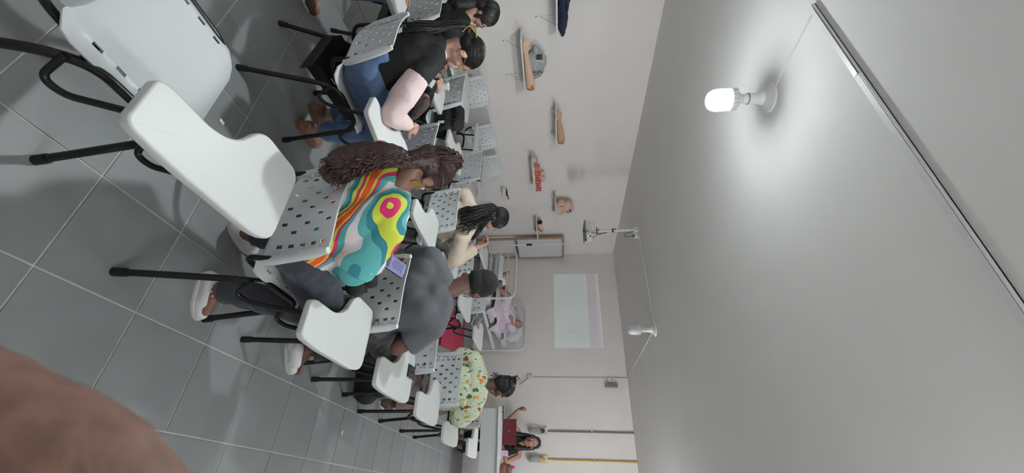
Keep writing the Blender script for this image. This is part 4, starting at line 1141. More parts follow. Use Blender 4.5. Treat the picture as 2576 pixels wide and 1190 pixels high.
for k, y0, y1, z, lb in ((1, 2.45, 4.52, 4.62, 'white wall shelf holding the navy bag, nearest to the camera'), (2, 4.39, 6.41, 3.54, 'white wall shelf holding the arm model and grey drawstring bag'), (3, 7.23, 9.07, 4.56, 'white wall shelf holding only an arm model'),
                         (4, 9.67, 11.77, 3.57, 'white wall shelf holding the row of red boxes'), (5, 12.30, 13.90, 4.49, 'white wall shelf holding the torso model'), (6, 14.10, 15.60, 3.53, 'white wall shelf holding the foot model, nearest the corner')):
    shelf(y0, y1, z, lb, k <= 2); sh[k] = (y0 * T, y1 * T, z * T)

def arm_model(y0, y1, z, label, m, hs, roll_, x=XL + 0.15):
    """a training arm lying along the shelf, hand towards the camera end"""
    t = thing('arm_model', label, 'anatomical model', (x, (y0 + y1) / 2, z))
    b = MB(); lc = Vector((x, (y0 + y1) / 2, z)); L_ = y1 - y0
    P0 = Vector((x, y1 - 0.05, z + 0.062)); P1 = Vector((x, y0 + L_ * 0.55, z + 0.047)); P2 = Vector((x, y0 + 0.19, z + 0.034))
    b.cap(P0, 0.06, mid(P0, P1, 0.6), 0.05); b.cap(mid(P0, P1, 0.4), 0.05, P1, 0.044); b.cap(P1, 0.045, P2, 0.029)
    hand_shape(b, P2, (0, -1, 0.08), roll_, 1 if hs > 0 else -1, 0.12, 0.98, 0.3)
    grown(b, 'arm', m, t, 0.006, 3, loc=lc)
    MB().lathe([(0.045, 0), (0.05, 0.006), (0.05, 0.016)], P0 + Vector((0.0, 0.045, 0)) - lc, 20, Q_((0, 1, 0))).build('cut_end', 'amber', t, 40)
    MB().ell(P0 + Vector((0.05, 0.0, 0.015)) - lc, (0.014, 0.035, 0.02)).build('injection_pad', 'amber', t, 60)
    return t
arm_model(sh[2][0] + 0.03, sh[2][1] - 0.05, sh[2][2], 'flesh coloured training arm with open hand in front of the grey bag', 'model', 1, (1, 0.2, 0.3), XL + 0.17)
arm_model(sh[3][0] + 0.05, sh[3][1] - 0.06, sh[3][2], 'tan training arm alone on its shelf', 'model_b', -1, (0.9, 0, 0.5), XL + 0.13)

# grey drawstring bag
lc = Vector((XL + 0.075, 5.5 * T, sh[2][2])); t = thing('drawstring_bag', 'silver grey drawstring bag standing behind the training arm', 'bag', lc)
b = MB(); b.ell(lc + Vector((0, 0.04, 0.12)), (0.055, 0.19, 0.125)); b.ell(lc + Vector((0, -0.02, 0.17)), (0.05, 0.14, 0.10)); b.cap(lc + Vector((0, -0.13, 0.16)), 0.04, lc + Vector((0, -0.19, 0.14)), 0.03)
grown(b, 'pouch', 'greybag', t, 0.008, 3, 0.010, 14, (1, 1, 1), lc)
MB().bbox((0.05, -0.10, 0.19), (0.02, 0.06, 0.07), 0.006).build('strap_tab', 'black', t)
MB().tube(spline([(0.05, -0.15, 0.13), (0.062, -0.12, 0.11), (0.065, -0.08, 0.14), (0.06, -0.05, 0.2), (0.04, -0.03, 0.25)], 5), 0.006, 6).build('drawstring', 'shelf', t, 60)
M['ink'] = mat('dark_print', (28, 30, 44), 0.7, 0.05)
def text(s, size, m, parent, mtx, name='lettering', ext=0.0006):
    cu = bpy.data.curves.new('txt', 'FONT'); cu.body = s; cu.size = size; cu.extrude = ext; cu.align_x = 'CENTER'; cu.align_y = 'CENTER'
    ob = bpy.data.objects.new('txt', cu); COL.objects.link(ob); bpy.context.view_layer.update()
    me = bpy.data.meshes.new_from_object(ob.evaluated_get(bpy.context.evaluated_depsgraph_get())); bpy.data.objects.remove(ob)
    me.materials.clear(); me.materials.append(M[m]); me.transform(mtx); me.name = name
    return link(name, me, parent)
face_x = Matrix(((0, 0, 1, 0), (1, 0, 0, 0), (0, 1, 0, 0), (0, 0, 0, 1)))      # text plane facing +X, reading along +Y
text('BraciFe', 0.062, 'ink', t, Matrix.Translation((0.066, 0.09, 0.135)) @ Matrix.Rotation(0.1, 4, 'X') @ face_x @ Matrix.Rotation(1.35, 4, 'Z'))
MB().tube([(0.064, 0.125, 0.06), (0.066, 0.135, 0.12), (0.06, 0.14, 0.18)], 0.0025, 6).build('print_line', 'ink', t, 60)

lc = Vector((XL + 0.13, 3.45 * T, sh[1][2])); t = thing('bag', 'navy blue folded bag lying on the nearest wall shelf', 'bag', lc)
b = MB(); b.ell(lc + Vector((0, 0.05, 0.06)), (0.10, 0.34, 0.055)); b.ell(lc + Vector((0, -0.1, 0.075)), (0.09, 0.24, 0.07)); b.cap(lc + Vector((0, 0.3, 0.05)), 0.045, lc + Vector((0.03, 0.40, 0.055)), 0.018)
grown(b, 'pouch', 'navy', t, 0.01, 3, 0.012, 10, (1, 1, 1), lc)
MB().ell((0.075, 0.06, 0.10), (0.03, 0.07, 0.02)).build('pocket', 'black', t, 60)
MB().bbox((0.035, 0.41, 0.055), (0.012, 0.018, 0.012), 0.003).build('zip_pull', 'chrome', t)
MB().bbox((0.07, -0.12, 0.125), (0.06, 0.10, 0.02), 0.006).build('label_patch', 'cardw', t)

# red boxes in a row
y0, y1, z = sh[4]
bw = 0.094
for k in range(6):
    y = y0 + 0.20 + k * (bw + 0.004); lc = (XL + 0.185, y, z)
    t = thing('red_box', ['red box at the camera end of the row on the shelf', 'second red box from the camera end of the row', 'third red box from the camera end of the row', 'fourth red box from the camera end of the row', 'fifth red box from the camera end of the row', 'red box at the corner end of the row on the shelf'][k], 'box', lc, 0, 'red boxes on the shelf')
    MB().bbox((0, 0, 0.052), (0.075, bw, 0.104), 0.002).build('carton', 'red' if k % 2 else 'pinkcard', t)
    MB().bbox((0.0385, 0, 0.055), (0.002, bw * 0.55, 0.05), 0.0005).build('printed_panel', 'amber' if k in (0, 3) else 'pinkcard' if k % 2 else 'red', t)
    MB().bbox((0.0, 0, 0.0085), (0.078, bw * 1.01, 0.017), 0.001).build('lid_edge', 'cardw', t)
lc = Vector((XL + 0.07, y0 + 0.55, z)); t = thing('anatomical_model', 'cream skull shaped model standing behind the red boxes', 'anatomical model', lc)
b = MB(); b.ell(lc + Vector((0, 0, 0.11)), (0.05, 0.12, 0.075)); b.cap(lc + Vector((0, -0.06, 0.05)), 0.05, lc + Vector((0, 0.08, 0.05)), 0.05); b.ell(lc + Vector((0, -0.08, 0.13)), 0.045)
grown(b, 'model', 'model', t, 0.007, 3, 0.003, 20, (1, 1, 1), lc); MB().ell((0.045, -0.075, 0.14), 0.012).build('socket', 'organ', t, 60)
lc = Vector((XL + 0.12, y0 + 0.075, z)); t = thing('anatomical_model', 'small flesh coloured dome at the near end of the red box shelf', 'anatomical model', lc)
b = MB(); b.ell(lc + Vector((0, 0, 0.02)), (0.06, 0.06, 0.045)); b.con(lc, 0.06, lc + Vector((0, 0, 0.02)), 0.06); grown(b, 'dome', 'model', t, 0.006, 2, loc=lc); MB().ell((0.02, 0, 0.063), 0.008).build('nipple', 'mauve', t, 60)

# torso model
y0, y1, z = sh[5]; lc = Vector((XL + 0.13, (y0 + y1) / 2 + 0.02, z)); t = thing('torso_model', 'flesh coloured torso model with a coloured opening on its own shelf', 'anatomical model', lc)
b = MB(); b.cap(lc + Vector((0, -0.10, 0.09)), 0.085, lc + Vector((0, 0.10, 0.085)), 0.08); b.cap(lc + Vector((0, -0.08, 0.2)), 0.075, lc + Vector((0, 0.07, 0.2)), 0.07); b.cap(lc + Vector((0, -0.03, 0.27)), 0.05, lc + Vector((0, 0.05, 0.26)), 0.05); b.con(lc + Vector((0, 0, 0.0)), 0.11, lc + Vector((0, 0, 0.1)), 0.11)
grown(b, 'torso', 'model', t, 0.008, 4, loc=lc)
for r_, m_, off in ((0.032, 'organ', 0.0), (0.026, 'cardw', 0.004), (0.008, 'organ', 0.008)):
    MB().ell((0.078 + off, -0.105, 0.10), (0.012, r_, r_)).build('breast_ring', m_, t, 60)
o = MB().ell((0.062, 0.04, 0.225), (0.014, 0.05, 0.045)).build('abdomen_opening', 'organ', t, 60)
MB().ell((0.072, 0.02, 0.215), (0.012, 0.022, 0.024)).build('organ', 'cardw', o, 60); MB().ell((0.072, 0.055, 0.24), (0.012, 0.02, 0.022)).build('organ', 'mauve', o, 60)
MB().ell((0.066, 0.04, 0.05), (0.02, 0.05, 0.035)).build('pelvis_patch', 'mauve', t, 60)
# foot model
y0, y1, z = sh[6]; lc = Vector((XL + 0.13, (y0 + y1) / 2, z)); t = thing('foot_model', 'flesh coloured lower leg and foot model with dark wounds', 'anatomical model', lc)
b = MB(); b.cap(lc + Vector((0, -0.15, 0.05)), 0.05, lc + Vector((0, 0.03, 0.05)), 0.042); b.cap(lc + Vector((0, 0.03, 0.05)), 0.042, lc + Vector((0, 0.10, 0.04)), 0.04); b.cap(lc + Vector((0, 0.08, 0.05)), 0.04, lc + Vector((0, 0.11, 0.09)), 0.03); b.cap(lc + Vector((0, 0.1, 0.04)), 0.035, lc + Vector((0, 0.2, 0.03)), 0.025)
grown(b, 'leg', 'model', t, 0.006, 3, loc=lc)
MB().lathe([(0.048, 0), (0.05, 0.01)], (0, -0.2, 0.05), 18, Q_((0, 1, 0))).build('cut_end', 'black', t, 40)
MB().ell((0.036, 0.045, 0.06), (0.012, 0.035, 0.02)).build('wound', 'organ', t, 60); MB().ell((0.042, -0.02, 0.03), (0.012, 0.02, 0.018)).build('wound', 'black', t, 60)

# small wall unit with cables
t = thing('wall_unit', 'small white wall box with black cables low on the left wall', 'electrical box', (XL, 4.62, 0.80))
MB().bbox((0.045, 0, 0), (0.09, 0.24, 0.06), 0.006).build('case', 'shelf', t)
MB().tube(spline([(0.05, -0.12, 0.045), (0.08, -0.05, 0.06), (0.07, 0.03, 0.05), (0.085, 0.12, 0.06), (0.05, 0.2, 0.05)], 5), 0.008, 6).build('cable', 'black', t, 60)
MB().bbox((0.06, 0.02, 0.038), (0.05, 0.09, 0.02), 0.004).build('adapter', 'black', t)

# ================================================================== projector
t = thing('projector', 'white projector hanging from the ceiling on a pole', 'projector', (px, py, ZC))
zb = -0.64
MB().bbox((0, 0, -0.035), (0.07, 0.07, 0.07), 0.006).build('ceiling_bracket', 'whitemetal', t)
MB().tube([(0, 0, -0.06), (0, 0, -0.36)], 0.024, 14).build('pole', 'whitemetal', t, 40)
MB().tube([(0, 0, -0.34), (0, 0, zb + 0.02)], 0.019, 14).build('inner_pole', 'whitemetal', t, 40)
MB().lathe([(0.03, -0.39), (0.03, -0.365)], n=16).build('clamp_ring', 'black', t, 40)
for s in (-1, 1):
    MB().lathe([(0.008, 0), (0.008, 0.02)], (0, 0.028 * s, -0.345), 10, Q_((0, s, 0))).build('clamp_knob', 'black', t, 40)
for k, h in enumerate((0.07, 0.05, 0.03)):
    MB().bbox((0, 0, zb + 0.02 + 0.022 * k), (h, h * 1.6, 0.006), 0.001).build('mount_disc', 'darkgrey', t)
MB().bbox((0, 0, zb), (0.20, 0.26, 0.008), 0.002, Matrix.Rotation(0.12, 3, 'X')).build('mount_plate', 'whitemetal', t)
for sx in (-1, 1):
    for sy in (-1, 1):
        MB().tube([(0.07 * sx, 0.09 * sy, zb), (0.07 * sx, 0.09 * sy, zb - 0.06)], 0.005, 6).build('mount_leg', 'whitemetal', t, 40)
bd = MB().bbox((0.0, 0.0, zb - 0.10), (0.26, 0.20, 0.08), 0.012, Matrix.Rotation(0.08, 3, 'X')).build('projector_body', 'whitemetal', t)
MB().bbox((0.131, -0.06, zb - 0.085), (0.004, 0.03, 0.03), 0.001).build('port', 'black', bd)
MB().bbox((0.131, 0.0, zb - 0.11), (0.004, 0.025, 0.012), 0.001).build('port', 'darkgrey', bd)
MB().lathe([(0.03, 0), (0.03, 0.03), (0.025, 0.032)], (0.03, 0.10, zb - 0.11), 18, Q_((0, 1, 0))).build('lens', 'black', bd, 40)
MB().bbox((0.0, 0.02, zb - 0.165), (0.28, 0.26, 0.012), 0.004, Matrix.Rotation(-0.05, 3, 'X')).build('underside_cover', 'midgrey', t)
MB().tube(spline([(0.02, 0.02, -0.46), (0.03, 0.03, zb + 0.06), (0.06, -0.05, zb - 0.05), (0.08, -0.13, zb - 0.15), (0.08, -0.12, zb - 0.19), (0.06, -0.06, zb - 0.16)], 6), 0.005, 6).build('cable', 'black', t, 60)
MB().tube(spline([(0.02, 0.02, -0.46), (0.03, 0.07, zb + 0.03), (0.05, 0.14, zb - 0.06), (0.05, 0.17, zb - 0.13), (0.04, 0.13, zb - 0.12)], 6), 0.005, 6).build('cable', 'black', t, 60)
MB().bbox((0.05, 0.17, zb - 0.13), (0.03, 0.03, 0.045), 0.004).build('plug', 'black', t)
t = thing('outlet_box', 'white ceiling socket beside the projector pole with a looped lead', 'socket', (px + 0.075, py + 0.05, ZC))
MB().bbox((0, 0, -0.028), (0.055, 0.055, 0.056), 0.004).build('box', 'whitemetal', t)
MB().tube(spline([(0, 0.0, -0.056), (0.0, 0.005, -0.10), (0, 0.02, -0.17), (0, -0.005, -0.21), (-0.02, -0.03, -0.18), (-0.045, -0.05, -0.09), (-0.05, -0.05, -0.075)], 6), 0.0045, 6).build('lead', 'black', t, 60)
MB().lathe([(0.014, -0.085), (0.016, -0.056)], n=12).build('plug', 'black', t, 40)

# ================================================================== projected slide and fittings on the front wall
wl = (217, 212, 210)
M['slide'] = glow('projected_mint', (150, 178, 172), 0.16, wl); M['slide_band'] = glow('projected_lilac', (170, 150, 176), 0.10, wl); M['slide_dim'] = glow('projected_grey', (130, 150, 148), 0.10, wl); M['slide_text'] = glow('projected_text', (110, 130, 128), 0.075, wl)  # projector's light is put in as faintly glowing sheets on the wall
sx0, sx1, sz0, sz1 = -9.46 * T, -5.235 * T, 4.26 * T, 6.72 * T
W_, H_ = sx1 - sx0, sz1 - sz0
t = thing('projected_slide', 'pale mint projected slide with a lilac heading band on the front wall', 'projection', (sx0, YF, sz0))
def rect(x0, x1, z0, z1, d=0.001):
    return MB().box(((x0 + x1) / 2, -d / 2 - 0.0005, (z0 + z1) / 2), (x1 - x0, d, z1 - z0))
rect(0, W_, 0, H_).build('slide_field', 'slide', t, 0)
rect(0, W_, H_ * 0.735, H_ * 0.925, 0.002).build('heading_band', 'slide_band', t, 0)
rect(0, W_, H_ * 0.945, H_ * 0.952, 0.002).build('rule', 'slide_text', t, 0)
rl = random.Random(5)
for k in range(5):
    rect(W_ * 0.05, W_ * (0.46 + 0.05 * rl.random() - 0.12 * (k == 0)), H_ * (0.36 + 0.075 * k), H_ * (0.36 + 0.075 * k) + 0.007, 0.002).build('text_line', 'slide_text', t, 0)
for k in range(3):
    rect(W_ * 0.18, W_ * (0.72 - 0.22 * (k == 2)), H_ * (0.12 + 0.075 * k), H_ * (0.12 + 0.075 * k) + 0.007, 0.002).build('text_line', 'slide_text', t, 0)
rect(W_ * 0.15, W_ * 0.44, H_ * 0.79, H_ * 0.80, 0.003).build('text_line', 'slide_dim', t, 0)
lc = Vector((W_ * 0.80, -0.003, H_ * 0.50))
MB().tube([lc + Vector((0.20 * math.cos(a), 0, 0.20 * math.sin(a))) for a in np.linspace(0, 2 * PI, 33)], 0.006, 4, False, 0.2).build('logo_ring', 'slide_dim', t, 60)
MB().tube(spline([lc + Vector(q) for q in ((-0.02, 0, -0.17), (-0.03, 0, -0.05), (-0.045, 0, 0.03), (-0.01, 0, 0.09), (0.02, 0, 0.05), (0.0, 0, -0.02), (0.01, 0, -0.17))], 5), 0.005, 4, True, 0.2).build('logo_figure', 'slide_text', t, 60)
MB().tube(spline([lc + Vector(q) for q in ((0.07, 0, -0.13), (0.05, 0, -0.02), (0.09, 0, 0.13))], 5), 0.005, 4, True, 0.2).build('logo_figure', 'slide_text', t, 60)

t = thing('wall_socket', 'small white wall socket at the foot of the grey trunking', 'socket', (-3.70 * T - 0.02, YF, 1.15))
MB().bbox((0, -0.02, 0), (0.075, 0.04, 0.10), 0.006).build('box', 'whitemetal', t)
MB().tube(spline([(0.02, -0.035, -0.045), (0.05, -0.04, -0.08), (0.10, -0.035, -0.14), (0.14, -0.02, -0.20)], 5), 0.005, 6).build('lead', 'black', t, 60)
t = thing('emergency_light', 'small grey emergency light high on the front wall beside the trunking', 'light', (-1.33, YF, 2.60))
MB().bbox((-0.06, -0.015, 0.03), (0.07, 0.03, 0.12), 0.005).build('socket', 'whitemetal', t)
MB().bbox((-0.06, -0.032, 0.04), (0.02, 0.006, 0.03), 0.002).build('switch', 'midgrey', t)
MB().bbox((0.045, -0.03, 0.02), (0.065, 0.06, 0.23), 0.008).build('lamp_case', 'midgrey', t)

M['greypipe'] = mat('grey_pipe', (112, 112, 114), 0.5, 0.04); M['yellowpipe'] = mat('yellow_pipe', (196, 158, 60), 0.5, 0.06); M['clear'] = clear('clear_flask', (224, 228, 230)); M['ivory'] = mat('ivory_plate', (218, 212, 190), 0.5, 0.03)
def gas(x, m, fitting, label, lab2, r):
    t = thing('wall_pipe', label, 'pipe', (x, YF, 1.46))
    MB().tube([(0, -0.022, 0), (0, -0.022, ZC - 1.46)], 0.013, 12).build('pipe', m, t, 40)
    MB().bbox((0, -0.018, 0.76), (0.06, 0.02, 0.012), 0.002).build('pipe_clip', 'chrome', t)
    f = thing('gas_outlet', lab2, 'gas outlet', (x, YF, 1.40))
    MB().bbox((0.0, -0.012, 0.0), (0.125, 0.024, 0.11), 0.004).build('plate', 'ivory', f)
    MB().lathe([(0.034, 0), (0.034, 0.03), (0.026, 0.05)], (0, -0.02, -0.02), 18, Q_((0, -1, 0))).build('valve', fitting, f, 40)
    if r:
        MB().lathe([(0.026, 0), (0.028, 0.02), (0.006, 0.022)], (-0.03, -0.03, 0.04), 18, Q_((0, -1, 0))).build('gauge', 'whitemetal', f, 40)
    fl = MB().lathe([(0.044, -0.25), (0.05, -0.24), (0.05, -0.09), (0.045, -0.06)], (0, -0.055, 0), 20).build('flask', 'clear', f, 40)
    MB().lathe([(0.036, -0.07), (0.036, -0.04), (0.02, -0.02)], (0, -0.055, 0), 18).build('flask_cap', fitting, f, 40)
    MB().lathe([(0.048, -0.246), (0.048, -0.2)], (0, -0.055, 0), 18).build('flask_water', 'greybag', fl, 40)
gas(-0.507, 'greypipe', 'darkgrey', 'grey pipe running down the front wall from the ceiling', 'gas outlet with dark valve, gauge and flask under the grey pipe', True)
gas(-0.073, 'yellowpipe', 'yellowpipe', 'yellow pipe running down the front wall from the ceiling', 'gas outlet with yellow valve and flask under the yellow pipe', False)

# ================================================================== wooden framed board leaning by the corner
t = thing('framed_board', 'tall pale wooden frame with a white board standing against the left wall', 'board', (XL + 0.10, 6.44, 0))
lean = Matrix.Rotation(-0.0, 3, 'Y')
for y in (-0.375, 0.375):
    MB().bbox((0, y, 0.93), (0.03, 0.055, 1.86), 0.003).build('post', 'wood', t)
MB().bbox((0, 0, 1.835), (0.032, 0.695, 0.05), 0.003).build('top_rail', 'wood', t)
MB().bbox((0, 0, 0.22), (0.03, 0.695, 0.05), 0.003).build('bottom_rail', 'wood', t)
MB().bbox((0.006, 0.0, 1.35), (0.014, 0.70, 0.92), 0.002).build('board_panel', 'board', t)
MB().tube(spline([(0.02, -0.30, 0.88), (0.03, -0.1, 0.86), (0.03, 0.1, 0.87), (0.02, 0.36, 0.84)], 5), 0.012, 6).build('cloth_edge', 'darkgrey', t, 60)
for y in (-0.32, 0.32):
    MB().ell((0.014, y, 1.78), 0.007).build('screw', 'midgrey', t, 60)

# IV stand
t = thing('drip_stand', 'slim white drip stand at the left corner of the bed foot', 'drip stand', (-3.25, 5.12, 0))
for k in range(5):
    a = 2 * PI * k / 5 + 0.3
    lg = MB().tube(rounded([(0, 0, 0.09), (0.10 * math.cos(a), 0.10 * math.sin(a), 0.08), (0.25 * math.cos(a), 0.25 * math.sin(a), 0.045)], 0.05), 0.01, 8).build('leg', 'whitemetal', t, 50)
    MB().ell((0.25 * math.cos(a), 0.25 * math.sin(a), 0.022), (0.02, 0.02, 0.022)).build('castor', 'black', lg, 60)
MB().tube([(0, 0, 0.07), (0, 0, 1.22)], 0.0125, 12).build('pole', 'whitemetal', t, 40)
MB().tube([(0, 0, 1.2), (0, 0, 1.92)], 0.008, 12).build('upper_pole', 'whitemetal', t, 40)
MB().lathe([(0.019, 1.17), (0.02, 1.2), (0.019, 1.27)], n=14).build('height_clamp', 'black', t, 40)
for k in range(2):
    a = PI * k + 0.9
    MB().tube(spline([(0, 0, 1.91), (0.05 * math.cos(a), 0.05 * math.sin(a), 1.91), (0.09 * math.cos(a), 0.09 * math.sin(a), 1.90), (0.10 * math.cos(a), 0.10 * math.sin(a), 1.94)], 5), 0.004, 6).build('hook', 'whitemetal', t, 50)

# ================================================================== hospital bed
BR = -0.159; BF = Vector((-2.62, 5.0, 0)); BL = 1.77
t = thing('hospital_bed', 'white tubular hospital bed beside the front wall', 'bed', BF, BR)
def arch(y, h, nm):
    w = 0.485
    e = MB().tube(rounded([(-w, y, 0.09), (-w, y, h), (w, y, h), (w, y, 0.09)], 0.14, 8), 0.019, 12).build(nm, 'whitemetal', t, 50)
    for z in (0.56, 0.72, 0.865):
        MB().tube([(-w, y, z), (w, y, z)], 0.0095, 8).build('rail', 'whitemetal', e, 50)
    for x in (-w, w):
        MB().lathe([(0.03, -0.01), (0.03, 0.01)], (x, y, 0.045), 14, Q_((1, 0, 0))).build('castor', 'black', e, 40)
        MB().tube([(x, y, 0.04), (x, y, 0.1)], 0.014, 8).build('castor_stem', 'midgrey', e, 50)
arch(0, 1.01, 'foot_board'); arch(BL - 0.02, 1.04, 'head_board')
for x in (-0.46, 0.46):
    MB().bbox((x, BL / 2, 0.46), (0.03, BL, 0.05), 0.004).build('side_rail', 'whitemetal', t)
for y in (0.45, 0.95, 1.4):
    MB().tube([(-0.46, y, 0.45), (0.46, y, 0.45)], 0.012, 8).build('cross_tube', 'whitemetal', t, 50)
for x in (-0.4, 0.40):
    MB().tube([(x, 0.35, 0.44), (x, 0.95, 0.14)], 0.009, 8).build('lifting_strut', 'whitemetal', t, 50)
    MB().tube([(x, 0.6, 0.44), (x, 1.2, 0.14)], 0.009, 8).build('lifting_strut', 'whitemetal', t, 50)
MB().tube([(-0.42, 1.08, 0.14), (0.42, 1.08, 0.14)], 0.01, 8).build('lifting_bar', 'whitemetal', t, 50)
M['mattress'] = mat('grey_mattress', (196, 196, 200), 0.75, 0.03, 8, 0.1, 80); M['lilac'] = mat('lilac_sheet', (206, 192, 206), 0.85, 0.03, 10, 0.1, 120); M['pillow'] = mat('pale_pillow', (204, 206, 212), 0.85, 0.03, 10, 0.15, 60); M['whitecloth'] = mat('white_cloth', (222, 222, 224), 0.85, 0.02, 10, 0.1, 90)
BM = Matrix.Translation(BF) @ Matrix.Rotation(BR, 4, 'Z')
def BW(x, y, z):
    return BM @ Vector((x, y, z))
m_ = thing('mattress', 'grey white mattress on the hospital bed', 'mattress', BF, BR)
MB().bbox((0, 0.5, 0.54), (0.88, 0.88, 0.11), 0.04, None, 4).build('lower_section', 'mattress', m_)
MB().bbox((0, 1.33, 0.60), (0.88, 0.86, 0.11), 0.04, Matrix.Rotation(0.17, 3, 'X'), 4).build('raised_section', 'mattress', m_)
MB().bbox((0, 0.92, 0.555), (0.86, 0.2, 0.10), 0.03, Matrix.Rotation(0.08, 3, 'X'), 4).build('hinge_section', 'mattress', m_)
lc = Vector((BW(0.02, 1.56, 0.74))); p_ = thing('pillow', 'pale blue grey pillow at the head of the hospital bed', 'pillow', lc)
b = MB(); b.ell(BW(0.03, 1.57, 0.80), (0.36, 0.13, 0.16)); b.ell(BW(0.1, 1.58, 0.86), (0.28, 0.10, 0.15)); grown(b, 'cushion', 'pillow', p_, 0.012, 5, 0.008, 9, (1, 1, 1), lc)
lc = BW(-0.25, 0.16, 0.6); p_ = thing('bolster', 'white bolster pillow lying across the foot of the bed', 'pillow', lc)
b = MB(); b.cap(BW(-0.42, 0.13, 0.69), 0.085, BW(0.0, 0.14, 0.69), 0.075); grown(b, 'cushion', 'whitecloth', p_, 0.01, 4, 0.006, 10, (1, 1, 1), lc)
# lilac sheet hanging over the right side
lc = BW(0.3, 0.8, 0.6); p_ = thing('sheet', 'crumpled lilac sheet hanging over the right side of the bed', 'sheet', lc)
NX, NY = 34, 40; vv, ff = [], []
for j in range(NY + 1):
    y = 0.26 + 1.14 * j / NY
    for i in range(NX + 1):
        s_ = i / NX * (0.62 + 0.10 * math.sin(j * 0.33)) - 0.10
        if s_ < 0.44:
            x, z = s_, 0.635 + 0.10 * math.sin(max(0, min(1, (0.44 - s_) / 0.4)) * PI * 0.5) * (0.35 + 0.65 * math.sin(j / NY * PI))
        else:
            d_ = s_ - 0.44; x, z = 0.44 + 0.06 * math.sin(min(1, d_ / 0.06) * PI / 2) , 0.635 - max(0, d_ - 0.02)
        z += max(0, (y - 0.95)) * 0.17
        nz = noise.noise(Vector((x * 6, y * 9, z * 6)))
        vv.append(BW(x + 0.015 * nz, y + 0.02 * noise.noise(Vector((x * 5, y * 5, 4))), z + 0.022 * (1 - 2 * abs(nz))) - lc)
for j in range(NY):
    for i in range(NX):
        a = j * (NX + 1) + i; ff.append((a, a + 1, a + NX + 2, a + NX + 1))
o = MB().add(vv, ff).build('drape', 'lilac', p_, 80)
sm = o.modifiers.new('thickness', 'SOLIDIFY'); sm.thickness = 0.006
# patient simulator
J = dict(hipL=BW(-0.09, 0.86, 0.70), hipR=BW(0.08, 0.86, 0.70), chest=BW(0.06, 1.12, 0.765), neck=BW(0.09, 1.30, 0.83), head=BW(0.115, 1.42, 0.93), R=frame(BM.to_3x3() @ Vector((0.15, -0.62, 0.70)), BM.to_3x3() @ Vector((0, 0.75, 0.6))),
         shR=BW(0.25, 1.24, 0.81), shL=BW(-0.10, 1.24, 0.80), elR=BW(0.30, 1.30, 0.86), wrR=BW(0.22, 1.14, 0.86), elL=BW(-0.22, 1.05, 0.72), wrL=BW(-0.2, 0.85, 0.72), knR=BW(0.13, 0.45, 0.845), knL=BW(-0.08, 0.48, 0.76), anR=BW(0.08, 0.28, 0.66), toR=BW(0.10, 0.17, 0.69), anL=BW(-0.08, 0.20, 0.72), toL=BW(-0.12, 0.12, 0.87), hdR=BM.to_3x3() @ Vector((-0.15, -0.9, -0.1)), hnR=(0.4, -0.2, 0.8))
lc = BW(0, 0.8, 0.6); p_ = thing('patient_manikin', 'patient training manikin in a lilac gown lying on the hospital bed', 'manikin', lc)
body('body', J, 'skin_d', p_, lc, 0.95)
b = MB(); torso(b, J, 0.022)
for s in 'LR':
    b.cap(J['hip' + s], 0.115, mid(J['hip' + s], J['kn' + s], 0.75), 0.09); b.cap(J['sh' + s], 0.07, mid(J['sh' + s], J['el' + s], 0.8), 0.065)
grown(b, 'gown', 'lilac', p_, 0.009, 4, 0.010, 11, (1, 1, 1), lc)
b = MB(); b.con(mid(J['knL'], J['anL'], 0.35), 0.066, mid(J['knL'], J['anL'], 0.95), 0.05); grown(b, 'bandage', 'whitecloth', p_, 0.007, 2, 0.003, 30, (1, 1, 1), lc)
t = thing('control_unit', 'small grey monitor box hooked on the bed foot rail', 'monitor', BW(0.235, -0.035, 0.72))
MB().bbox((0, 0, 0.04), (0.13, 0.05, 0.09), 0.012).build('case', 'midgrey', t)
MB().lathe([(0.014, 0), (0.012, 0.006)], (-0.03, -0.025, 0.055), 16, Q_((0, -1, 0))).build('dial', 'black', t, 40)
for k in (0, 1):
    MB().ell((0.02 + 0.025 * k, -0.026, 0.03), 0.006).build('button', 'black', t, 60)
MB().tube(spline([(0.05, -0.02, 0.0), (0.08, -0.04, -0.06), (0.10, -0.03, -0.2), (0.06, -0.02, -0.3)], 5), 0.004, 6).build('cable', 'black', t, 60)

# red exercise mat
M['mat'] = mat('crimson_mat', (158, 40, 68), 0.8, 0.05, 15, 0.1, 150)
t = thing('exercise_mat', 'crimson exercise mat lying on the floor beside the bed', 'mat', (-1.72, 5.2, 0), 0.22)
MB().bbox((0, 0, 0.02), (0.62, 1.45, 0.036), 0.012, None, 3).build('pad', 'mat', t)
MB().bbox((0, -0.36, 0.0385), (0.62, 0.008, 0.002), 0.0005).build('seam', 'mat', t); MB().bbox((0, 0.36, 0.0385), (0.62, 0.008, 0.002), 0.0005).build('seam', 'mat', t)

# ================================================================== teacher's desk and what lies on it
DR = 0.17
t = thing('teacher_desk', 'white office desk with front panel before the teacher', 'desk', (-0.66, 5.60, 0), DR)
DW, DD, DH = 1.40, 0.55, 0.775
MB().bbox((DW / 2, DD / 2, DH - 0.014), (DW, DD, 0.028), 0.003).build('desktop', 'shelf', t)
M['deskpanel'] = mat('pale_grey_panel', (196, 196, 194), 0.5, 0.015)
MB().bbox((DW / 2, 0.035, DH - 0.16), (DW - 0.06, 0.016, 0.27), 0.002).build('front_panel', 'deskpanel', t)
for x in (0.03, DW - 0.03):
    MB().bbox((x, DD / 2, (DH - 0.03) / 2), (0.04, 0.06, DH - 0.03), 0.004).build('leg', 'shelf', t)
    MB().bbox((x, DD / 2, 0.015), (0.05, DD - 0.04, 0.03), 0.004).build('foot', 'shelf', t)
    MB().bbox((x, 0.06, DH - 0.16), (0.02, 0.05, 0.27), 0.002).build('side_bracket', 'shelf', t)
